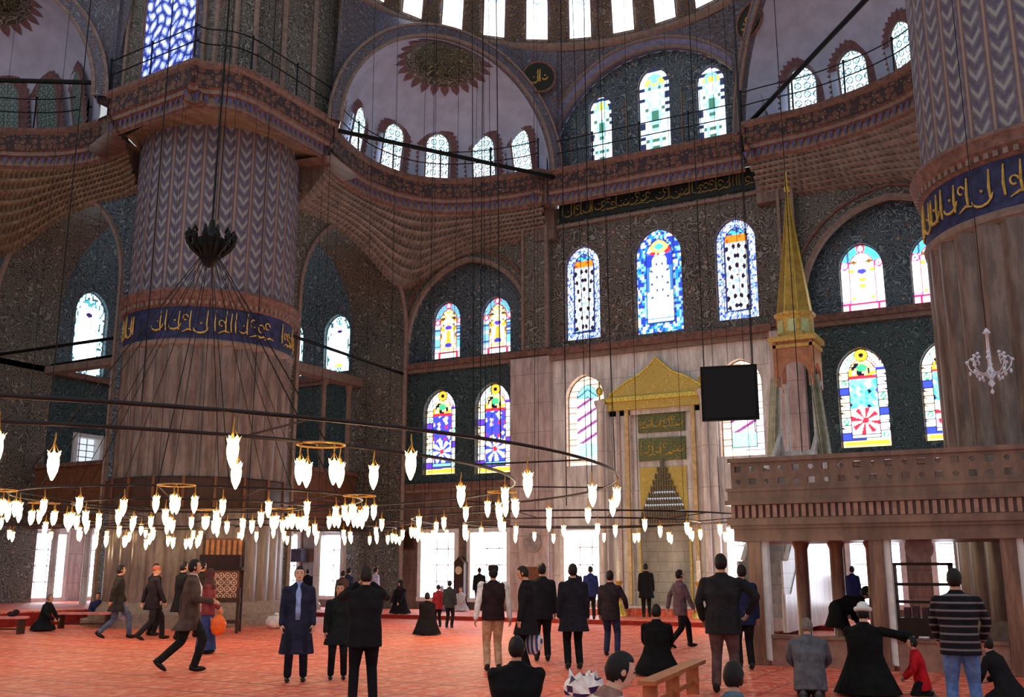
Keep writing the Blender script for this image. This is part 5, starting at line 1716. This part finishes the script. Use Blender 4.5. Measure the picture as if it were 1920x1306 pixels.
    if hat:
        kind, hm_ = hat
        mb = MB()
        if kind == 'turban':
            mb.tube([hc + HM @ Vector((.085*math.cos(t), .1*math.sin(t), .04)) for t in [2*PI*i/18 for i in range(18)]], .035, 8, 0, closed=True)
            mb.ell(hc + hu*.075, (.08,.09,.07), 14, 8, 0, HM)
        elif kind == 'cap':
            mb.ell(hc + hu*.035 - hf*.005, (.088,.105,.09), 16, 10, 0, HM)
        elif kind == 'skullcap':
            M3 = HM
            mb.lathe([(.092,.03),(.092,.1),(.08,.125),(0,.13)], n=18)
            mb.v = [tuple(hc + M3 @ Vector(p)) for p in mb.v]
        elif kind == 'scarf':
            mb.ell(hc - hf*.02 + hu*.01, (.1,.115,.135), 16, 12, 0, HM)
            etube(mb, [(nk - u*.16, r2, f2, .2, .15), (nk - u*.06, r2, f2, .17, .12), (hc - hu*.08 - hf*.02, hr, hf, .09, .1), (hc, hr, hf, .09, .09)])
            mb.v = [tuple(v) for v in mb.v]
        o = mb.build({'turban':'turban','cap':'cap','skullcap':'skullcap','scarf':'headscarf'}[kind], hm_, root, True)
        if kind == 'turban': o['label'] = 'white turban'
    # --- clothes
    kind, nm, rgb = top[:3]; stripes = top[3] if len(top) > 3 else None
    mt = cloth(nm, rgb, stripes)
    mb = MB(); W = fat
    rx = (.178*W, .165*W, .195*wide)
    hem = {'jacket': -.2, 'shirt': -.1, 'vest': -.1, 'coat': -.62, 'robe': -.9, 'sweater': -.14, 'longjacket': -.34}.get(kind, -.15)
    rows = []
    down = Vector((0,0,-1))
    if kind in ('coat', 'robe', 'longjacket') and P.z > .6:
        zb = {'coat': .42, 'robe': .06, 'longjacket': .62}[kind]
        rows.append((Vector((P.x, P.y*.6 + (aL.y + aR.y)/2*.4, zb)), r, Vector((0,1,0)), .25*W, .2*W))
        rows.append((Vector((P.x, P.y, (zb + P.z)/2)), r, f, .215*W, .165*W))
    elif kind in ('robe', 'coat'):
        rows.append((Vector((P.x, P.y*.3, .03)), r, Vector((0,1,0)), .40*W, .36))
        rows.append((Vector((P.x, P.y*.6, .16)), r, Vector((0,1,0)), .34*W, .32)); rx = (.25*W, .205*W, rx[2])
    else:
        rows.append((P + u*hem, r, f, rx[0]*1.04, .135*W))
    rows += [(P + u*.02, r, f, rx[0], .13*W), (P + u*.16, r, f, rx[1], .12*W), (P + u*.3, r2, f2, rx[2]*.98, .13*W), (chest + u*.03, r2, f2, rx[2], .132), (shc - u*.005, r2, f2, .178*wide, .108), (shc + u*.035, r2, f2, .13*wide, .095), (nk - u*.02, r2, f2, .085, .08), (nk + u*.012, r2, f2, .068, .068)]
    etube(mb, rows, 20)
    sl = kind != 'vest'
    for a, k, b in ((sL, eL, wL), (sR, eR, wR)):
        if sl:
            cw = .085 if kind == 'robe' else .05
            mb.ell(a*.92 + shc*.08 - u*.028, (.074,.076,.064), 10, 8)
            capsule(mb, a*.97 + shc*.03 - u*.02, k, .066, .058); capsule(mb, k, b, .058, cw)
    if not sl:
        for a in (sL, sR): mb.ell(a*.8 + shc*.2, (.07,.08,.06), 10, 8)
    o = inst(remeshed(mb, max(vox, .012), mt, {'jacket':'jacket','shirt':'shirt','vest':'waistcoat','coat':'overcoat','robe':'robe','sweater':'sweater','longjacket':'jacket'}[kind]), {'jacket':'jacket','shirt':'shirt','vest':'waistcoat','coat':'overcoat','robe':'robe','sweater':'sweater','longjacket':'jacket'}[kind], root)
    if under:
        un, urgb = under
        mb = MB()
        if kind == 'vest':
            for a, k, b in ((sL, eL, wL), (sR, eR, wR)):
                mb.ell(a, (.075,.075,.08), 10, 8); capsule(mb, a, k, .068, .058); capsule(mb, k, b, .056, .045)
            capsule(mb, sL, sR, .06, .06); mb.ell(nk - u*.01, (.072,.072,.03), 12, 6)
            inst(remeshed(mb, max(vox, .012), cloth(un, urgb), 'shirt'), 'shirt', root)
        else:
            # shirt front showing in the open jacket
            etube(mb, [(P + u*.0 + f*.093, r, f, .05, .07), (P + u*.2 + f*.088, r, f, .05, .068), (chest + u*.02 + f2*.09, r2, f2, .055, .07), (shc + f2*.045, r2, f2, .06, .065), (nk + u*.02 + f2*.008, r2, f2, .058, .06)], 14)
            mb.build('shirt', cloth(un, urgb), root, True)
    if legs:
        lk, ln, lrgb = legs
        mb = MB()
        if lk == 'trousers':
            etube(mb, [(P - u*.1, r, f, .15, .11), (P - u*.02, r, f, .168*W, .125*W), (P + u*.1, r, f, .16*W, .115*W)])
            for a, k, b in ((hipL, kL, aL), (hipR, kR, aR)):
                capsule(mb, a, k, .1*W, .073); capsule(mb, k, b + (k-b).normalized()*.02, .071, .062)
            inst(remeshed(mb, max(vox, .012), cloth(ln, lrgb), 'trousers'), 'trousers', root)
        else:
            etube(mb, [(Vector((P.x, 0, .08)), r, Vector((0,1,0)), .25, .22), (Vector((P.x, P.y, .5)), r, Vector((0,1,0)), .2, .17), (P, r, f, .17, .13), (P + u*.1, r, f, .15, .11)], 20)
            inst(remeshed(mb, max(vox, .012), cloth(ln, lrgb), 'skirt'), 'skirt', root)
    for a, t in ((aL, toeL), (aR, toeR)):
        t = Vector(t).normalized(); sx = t.cross(Vector((0,0,1)))
        sx = sx.normalized() if sx.length > .1 else Vector((1,0,0))
        up = sx.cross(t)
        M3 = Matrix((sx, t, up)).transposed()
        mb = MB(); c = a + t*.055 - up*.04
        mb.ell(c, (.046,.135,.042), 14, 8, 0, M3); mb.ell(a - t*.02 - up*.01, (.046,.055,.06), 10, 8, 0, M3)
        if abs(t.z) < .4: mb.v = [(p[0], p[1], max(p[2], a.z - .085 + .003)) for p in mb.v]
        mb.build('shoe' if shoes is not SOCK else 'sock', shoes, root, True)
    return root

STEP = dict(LF=(-.08,-.36,.14), RF=(.09,.3,.085), pel=(0,0,.89), LH=(-.24,.2,.86), RH=(.24,-.2,.88), toeL=(0,.85,-.45))
STEP2 = dict(LF=(-.08,.28,.085), RF=(.09,-.32,.13), pel=(0,0,.9), LH=(-.24,-.18,.87), RH=(.24,.2,.87), toeR=(0,.85,-.45))
KNEEL = dict(pel=(0,0,.3), LF=(-.1,-.17,.07), RF=(.1,-.17,.07), LH=(-.14,.38,.36), RH=(.14,.38,.36), toeL=(0,-.7,-.5), toeR=(0,-.7,-.5), shoes=SOCK, elL=(-1,-.4,-.5), elR=(1,-.4,-.5))
BROWN = (66,52,48)
# left group by the pier
person((-20.4,17.5,0), 1.78, -80, 'person in dark jacket and blue jeans striding right, leftmost of the group', None, .014, **STEP, top=('longjacket','charcoal jacket',(48,44,44)), legs=('trousers','blue grey jeans',(84,96,124)))
person((-20.4,18.6,0), 1.78, -60, 'person with black hair in dark clothes, second from left in the group by the pier', None, .014, top=('longjacket','black violet jacket',(34,30,38)), legs=('trousers','dark trousers',(30,28,32)))
person((-19.3,17.6,0), 1.76, -75, 'person with reddish cap and dark jacket, third from left in the group by the pier', None, .014, **STEP2, top=('jacket','dark plum jacket',(42,36,44)), legs=('trousers','grey black trousers',(40,38,42)), hair=None, hat=('cap', plain('reddish knitted cap',(150,84,72),.9)))
person((-18.6,17.8,0), 1.82, -60, 'person in black coat with hands low, just behind the striding man in brown', None, .014, top=('longjacket','black coat',(24,24,28)), legs=('trousers','black trousers',(26,26,30)))
person((-18.9,18.7,0), 1.84, -50, 'person whose head shows over the black coated one, farthest of the group by the pier', None, .014, top=('jacket','dark brown grey jacket',(46,38,36)))
person((-12.9,12.57,0), 1.84, -88, 'man in brown suit jacket and dark trousers walking right with a long stride', None, .011,
       pel=(0,0,.9), LF=(-.08,-.42,.16), RF=(.09,.1,.085), toeL=(0,.75,-.6), LH=(-.26,-.12,.86), RH=(.2,.3,1.06), elR=(.5,-1,-.6), kneeL=(0,1,-.2),
       top=('longjacket','brown suit jacket',(84,66,60)), under=('white shirt',(232,230,232)), legs=('trousers','dark green black trousers',(36,38,38)))
person((-15.2,15.27,0), 1.64, -100, 'woman in maroon top and long blue skirt behind the striding man', None, .014,
       top=('sweater','maroon top',(128,60,62)), legs=('skirt','long blue skirt',(52,66,118)), hair=None, hat=('scarf', plain('dark brown scarf',(84,50,50),.9)), LH=(-.24,.2,.92), RH=(.2,.25,.95))
# man and boy facing the camera
person((-10.3,12.2,0), 1.69, 180, 'man in long dark overcoat and light blue shirt facing the camera', None, .0105,
       LF=(-.12,0,.085), RF=(.12,.03,.085), top=('coat','dark navy overcoat',(40,42,64)), under=('light blue shirt',(150,172,226)), legs=('trousers','dark navy trousers',(28,30,44)), wide=1.05, skin=SKIN2)
person((-9.95,12.75,0), 1.44, 180, 'boy in dark coat standing beside the man in the long overcoat', None, .0105,
       LF=(-.12,0,.085), RF=(.12,0,.085), top=('longjacket','black green coat',(30,34,36)), legs=('trousers','black trousers',(26,26,30)), wide=1.03)
person((-7.75,10.45,0), 1.69, 4, 'man in black suit seen from behind raising a camera to his face', None, .0105,
       LF=(-.13,0,.085), RF=(.13,0,.085), LH=(-.1,.28,1.5), RH=(.1,.28,1.5), elL=(-1,0,-.8), elR=(1,0,-.8), top=('jacket','black suit jacket',(22,22,28)), legs=('trousers','black suit trousers',(20,22,30)), wide=1.12, fat=1.12, pitch=4)
# middle group
person((-8.5,15.0,0), 1.7, 8, 'man in dark waistcoat, white shirt, khaki trousers and round cap seen from behind', None, .0115,
       LH=(-.3,.02,.86), RH=(.3,.04,.84), top=('vest','dark brown waistcoat',(46,32,36)), under=('white shirt',(232,230,232)), legs=('trousers','khaki trousers',(196,160,130)), hat=('skullcap', plain('black skullcap',(30,26,30),.9)), wide=1.08)
person((-7.85,14.95,0), 1.71, 75, 'man in black open jacket and pale pink shirt looking down to the left', None, .0115, yaw=10, pitch=18,
       top=('longjacket','black open jacket',(28,26,32)), under=('pale pink shirt',(220,176,170)), legs=('trousers','black trousers',(26,26,30)))
person((-7.45,15.9,0), 1.74, 10, 'man in dark jacket seen from behind, standing next to the man with the pink shirt', None, .0115, top=('longjacket','dark blue black jacket',(32,32,42)), wide=1.05)
person((-7.9,18.55,0), 1.63, -12, 'man in dark jacket and blue jeans standing alone right of the middle group', None, .012, pel=(0,0,.92), LF=(-.12,.08,.085), RF=(.14,-.06,.085), RH=(.3,.2,.98),
       top=('jacket','dark maroon grey jacket',(46,38,44)), legs=('trousers','indigo jeans',(48,54,84)))
person((-7.45,21.3,0), 1.66, -60, 'man in greyish purple jacket walking right before the mihrab', None, .013, **STEP2,
       top=('jacket','greyish purple jacket',(104,82,90)), legs=('trousers','black trousers',(26,26,30)))
person((-4.25,13.9,0), 1.86, -4, 'large man in dark jacket and brown trousers seen from behind at the loge post', None, .011, LF=(-.12,0,.085), RF=(.13,0,.085), LH=(-.27,.1,.92), RH=(.32,.1,1.0), elR=(1,-.3,-.3),
       top=('jacket','very dark grey jacket',(38,36,38)), legs=('trousers','brown trousers',(98,74,74)), wide=1.2, fat=1.16)
person((-4.9,17.2,0), 1.72, 10, 'man in navy partly hidden behind the large man at the loge post', None, .014, top=('jacket','navy jacket',(34,38,70)))
person((-1.11,12.1,0), 1.66, 2, 'man in dark striped sweater and blue jeans seen from behind at the right', None, .0105, LF=(-.14,0,.085), RF=(.14,0,.085), LH=(-.22,.28,.95), RH=(.25,.25,.95), elL=(-1,-.5,-.4), elR=(1,-.5,-.4),
       top=('sweater','black sweater with grey stripes',(28,26,32),(.085,.13,(116,108,112))), legs=('trousers','faded blue jeans',(92,124,178)), wide=1.12, fat=1.08)
# kneeling and sitting people in the foreground
person((-4.62,8.6,0), 1.62, 3, 'man in black suit kneeling with his back to the camera at the bottom centre', None, .0105, **KNEEL, lean=4, top=('jacket','black suit cloth',(20,20,24)), wide=1.28, fat=1.2)
person((-5.9,15.7,0), 1.72, -5, 'person in black kneeling on the carpet behind the bench, back to the camera', None, .012, **KNEEL, lean=6, top=('coat','black kneeling coat',(18,18,20)), wide=1.05, fat=.9)
person((-2.95,6.45,0), 1.8, -75, 'man in brown and white striped sweater bending forward at the bottom edge', None, .0105, **dict(KNEEL, LH=(-.16,.46,.2), RH=(.16,.46,.2)), lean=20, pitch=10, skin=SKIN2,
       top=('sweater','striped brown and white sweater',(150,112,100),(.11,.2,(228,220,216))), under=None, legs=('trousers','dark trousers',(30,28,32)), wide=1.15)
person((-2.2,7.3,0), 1.6, -8, 'man with black hair in grey blue sweater sitting low at the bottom edge', None, .0105, **KNEEL, lean=16, pitch=6, top=('sweater','grey blue sweater',(92,108,124)), wide=1.15)
person((-3.12,13.9,0), 1.62, 0, 'kneeling man in grey jacket with bent head, back to the camera under the loge', None, .012, **KNEEL, lean=12, pitch=16, top=('jacket','grey jacket',(92,92,100)), legs=('trousers','green grey trousers',(60,62,58)), hair=HAIRG, wide=1.15, fat=1.15)
person((-2.52,14.55,0), 1.78, -8, 'kneeling man in black robe and white turban stretching his right arm to a book', None, .0115, **dict(KNEEL, pel=(0,0,.36), RH=(.5,.5,.72), elR=(1,-.2,-.6)), lean=4, pitch=8,
       top=('robe','black robe',(20,20,20)), hair=HAIR, hat=('turban', M_WHITE), legs=None, wide=1.12, fat=1.0, skin=SKIN2)
person((-1.88,14.9,0), 1.2, 95, 'small child in red jacket kneeling beside the striped man', None, .011, **dict(KNEEL, LH=(-.12,.3,.34), RH=(.12,.3,.34)), lean=10, top=('jacket','red jacket',(186,26,40)), legs=('trousers','dark trousers',(30,28,32)), wide=1.0)
person((-.82,14.3,0), 1.35, 60, 'person in black crouching just right of the striped man', None, .013, **KNEEL, lean=25, top=('coat','black crouching coat',(26,24,28)))
person((-3.75,19.6,0), 1.7, -70, 'person in black bowing forward in prayer under the loge', None, .013, pel=(0,-.1,.93), lean=68, LH=(-.12,.4,.62), RH=(.12,.4,.62), elL=(-.6,-.6,0), elR=(.6,-.6,0), top=('longjacket','black prayer coat',(22,22,26)), fat=1.25, wide=1.1)
# seated people at the left
person((-24.5,18.6,0), 1.55, -120, 'person in black sitting on the carpet beside the low tables', None, .014, **KNEEL, lean=12, top=('coat','black sitting coat',(22,26,30)), hair=HAIRG)
person((-24.9,16.35,0), 1.4, -90, 'person in black crouching at the left picture edge', None, .014, **KNEEL, lean=50, top=('jacket','black crouching jacket',(20,22,26)))
person((-25.7,21.3,0), 1.5, 180, 'dark haired person sitting behind the farther low table', None, .016, **KNEEL, lean=8, top=('jacket','dark blue jacket',(44,46,84)))
person((-31.2,26.3,.42), 1.5, 20, 'man in light grey shirt and dark trousers standing on the side platform', None, .016, top=('shirt','light grey shirt',(168,166,190)), legs=('trousers','navy trousers',(32,34,60)))
# far people by the windows
FARG = dict(vox=.018, eyes=False)
person((-23.3,32.0,ZP), 1.56, -60, 'person in white shirt and blue trousers near the reddish board', None, top=('shirt','white blue shirt',(196,196,226)), legs=('trousers','blue trousers',(50,54,110)), **FARG)
person((-21.9,28.3,0), 1.72, -40, 'person in dark blue coat leaning behind the man with the camera', None, lean=20, top=('longjacket','dark blue coat',(40,46,78)), **FARG)
person((-21.2,27.2,0), 1.6, -30, 'person in brown jacket half hidden behind the man with the camera', None, lean=12, top=('jacket','brown jacket',(84,60,52)), **FARG)
person((-28.1,30.9,ZP), 1.6, 30, 'dark figure standing against the window right beside the left pier', None, top=('longjacket','black blue coat',(24,28,46)), **FARG)
person((-26.1,31.4,ZP), 1.5, 10, 'dark figure before the window behind the boy', None, top=('longjacket','dark coat',(28,28,40)), **FARG)
person((-20.2,29.2,ZP), 1.62, 150, 'woman in black veil sitting on the edge of the platform', None, **dict(KNEEL, pel=(0,0,.4)), top=('robe','black veil cloth',(22,20,30)), legs=None, hair=None, hat=('scarf', plain('black veil',(22,20,30),.9)), **FARG)
person((-14.48,22.14,0), 1.5, 0, 'person in black robe kneeling on the open red carpet', None, **dict(KNEEL, pel=(0,0,.42)), top=('robe','black kneeling robe',(24,22,26)), legs=None, hair=HAIR, **FARG)
person((-16.1,25.2,0), 1.2, 20, 'child in red standing behind the kneeling person on the carpet', None, top=('jacket','dark red jacket',(140,40,48)), **FARG)
person((-15.6,25.0,0), 1.32, -20, 'person in dark jacket with yellow trim behind the kneeling one', None, top=('jacket','dark slate jacket',(50,54,60)), **FARG)
person((-20.3,32.0,ZP), 1.4, 170, 'person in violet seated below the far window next to the clock', None, **KNEEL, top=('coat','violet coat',(92,84,130)), hair=None, hat=('scarf', plain('pale violet scarf',(168,164,196),.9)), **FARG)
person((-19.55,32.1,ZP), 1.35, 160, 'person in pale clothes seated right of the one in violet', None, **KNEEL, top=('coat','pale coat',(190,184,196)), **FARG)
person((-19.0,32.5,ZP), 1.56, 5, 'man in black standing before the second bright floor window', None, top=('jacket','black jacket far',(24,26,32)), **FARG)
person((-13.75,29.5,ZP), 1.57, -10, 'person in long black coat standing before the window left of the mihrab', None, top=('coat','long black coat',(22,26,34)), **FARG)
person((-12.95,28.9,ZP), 1.6, 5, 'man in dark blue jacket standing right of the one in the long black coat', None, top=('jacket','strong blue jacket',(34,44,96)), **FARG)
person((-11.95,31.0,ZP), 1.68, 5, 'man in black praying directly before the mihrab niche', None, top=('longjacket','black prayer jacket',(22,22,26)), **FARG)
person((-5.75,32.0,ZP), 1.6, -30, 'dark blue figure against the bright window seen under the loge', None, top=('longjacket','dark blue prayer coat',(28,34,78)), **FARG)
person((-8.6,17.0,0), 1.76, 5, 'man whose dark head shows between the pink shirted man and his neighbour', None, vox=.014, top=('jacket','dark jacket behind',(30,30,36)))

# things people hold
def bag(x, y, z, s, mat_, label, nm='plastic_bag', sd=1):
    r2 = random.Random(sd)
    root = empty(nm, (x, y, z), 0, label, 'bag')
    mb = MB(); mb.ell((0,0,s*.8), (s*.75,s*.45,s*.85), 16, 12)
    mb.v = [(a*(1+.1*math.sin(c_*40+a*30)), b*(1+.1*math.sin(a*50)), max(0,c_)) if True else 0 for a, b, c_ in mb.v]
    part(mb, 'sack', mat_, root, True)
    mb = MB(); mb.tube([(-s*.3,0,s*1.5),(-s*.2,0,s*1.85),(0,0,s*2.0),(s*.2,0,s*1.85),(s*.3,0,s*1.5)], .012, 5); part(mb, 'handle', mat_, root)
    return root
g = G('blue striped plastic', .4); oc = g.n('ShaderNodeTexCoord').outputs['Object']
fx_ = g.math('FRACT', g.math('MULTIPLY', g.xyz(oc)[0], 14.0)); M_BAGS = g.base(g.mix(g.step(fx_, .5, .06), lin((226,228,238)), lin((70,84,140))))
def held(who, lx, ly, lz, drop):
    rz = who.rotation_euler.z; s = who.scale[0]; lx *= s; ly *= s
    return who.location.x + lx*math.cos(rz) - ly*math.sin(rz), who.location.y + lx*math.sin(rz) + ly*math.cos(rz), who.location.z + lz*s - drop
PEOPLE = [o for o in bpy.data.objects if o.type == 'EMPTY' and o.name.startswith('person')]
def who(txt): return [o for o in PEOPLE if txt in o['label']][0]
bag(*held(who('pale pink shirt looking'), .27, -.02, .79, .5), .25, M_BAGS, 'blue and white striped plastic bag carried by the man with the pink shirt', sd=3)
bag(*held(who('maroon top'), .22, .27, .9, .48), .24, plain('orange plastic',(240,104,40),.4), 'bright orange plastic bag carried by the woman in the blue skirt', sd=4)
bag(*held(who('leftmost of the group'), -.25, .22, .78, .4), .2, plain('pale blue plastic',(170,186,214),.4), 'pale blue plastic bag held by the leftmost walking person', sd=5)
cm = empty('camera_held', (-7.95,10.72,1.5), away(-7.75,10.45), 'small dark camera raised by the man in the black suit', 'camera')
cm.name = 'compact_camera'
mb = MB(); mb.box(-.06,.06,-.02,.02,-.035,.035); part(mb, 'camera_body', plain('camera silver', (70,70,76), .4), cm)
mb = MB(); mb.tube([(0,.02,0),(0,.05,0)], .022, 12); part(mb, 'lens', M_IRON, cm)
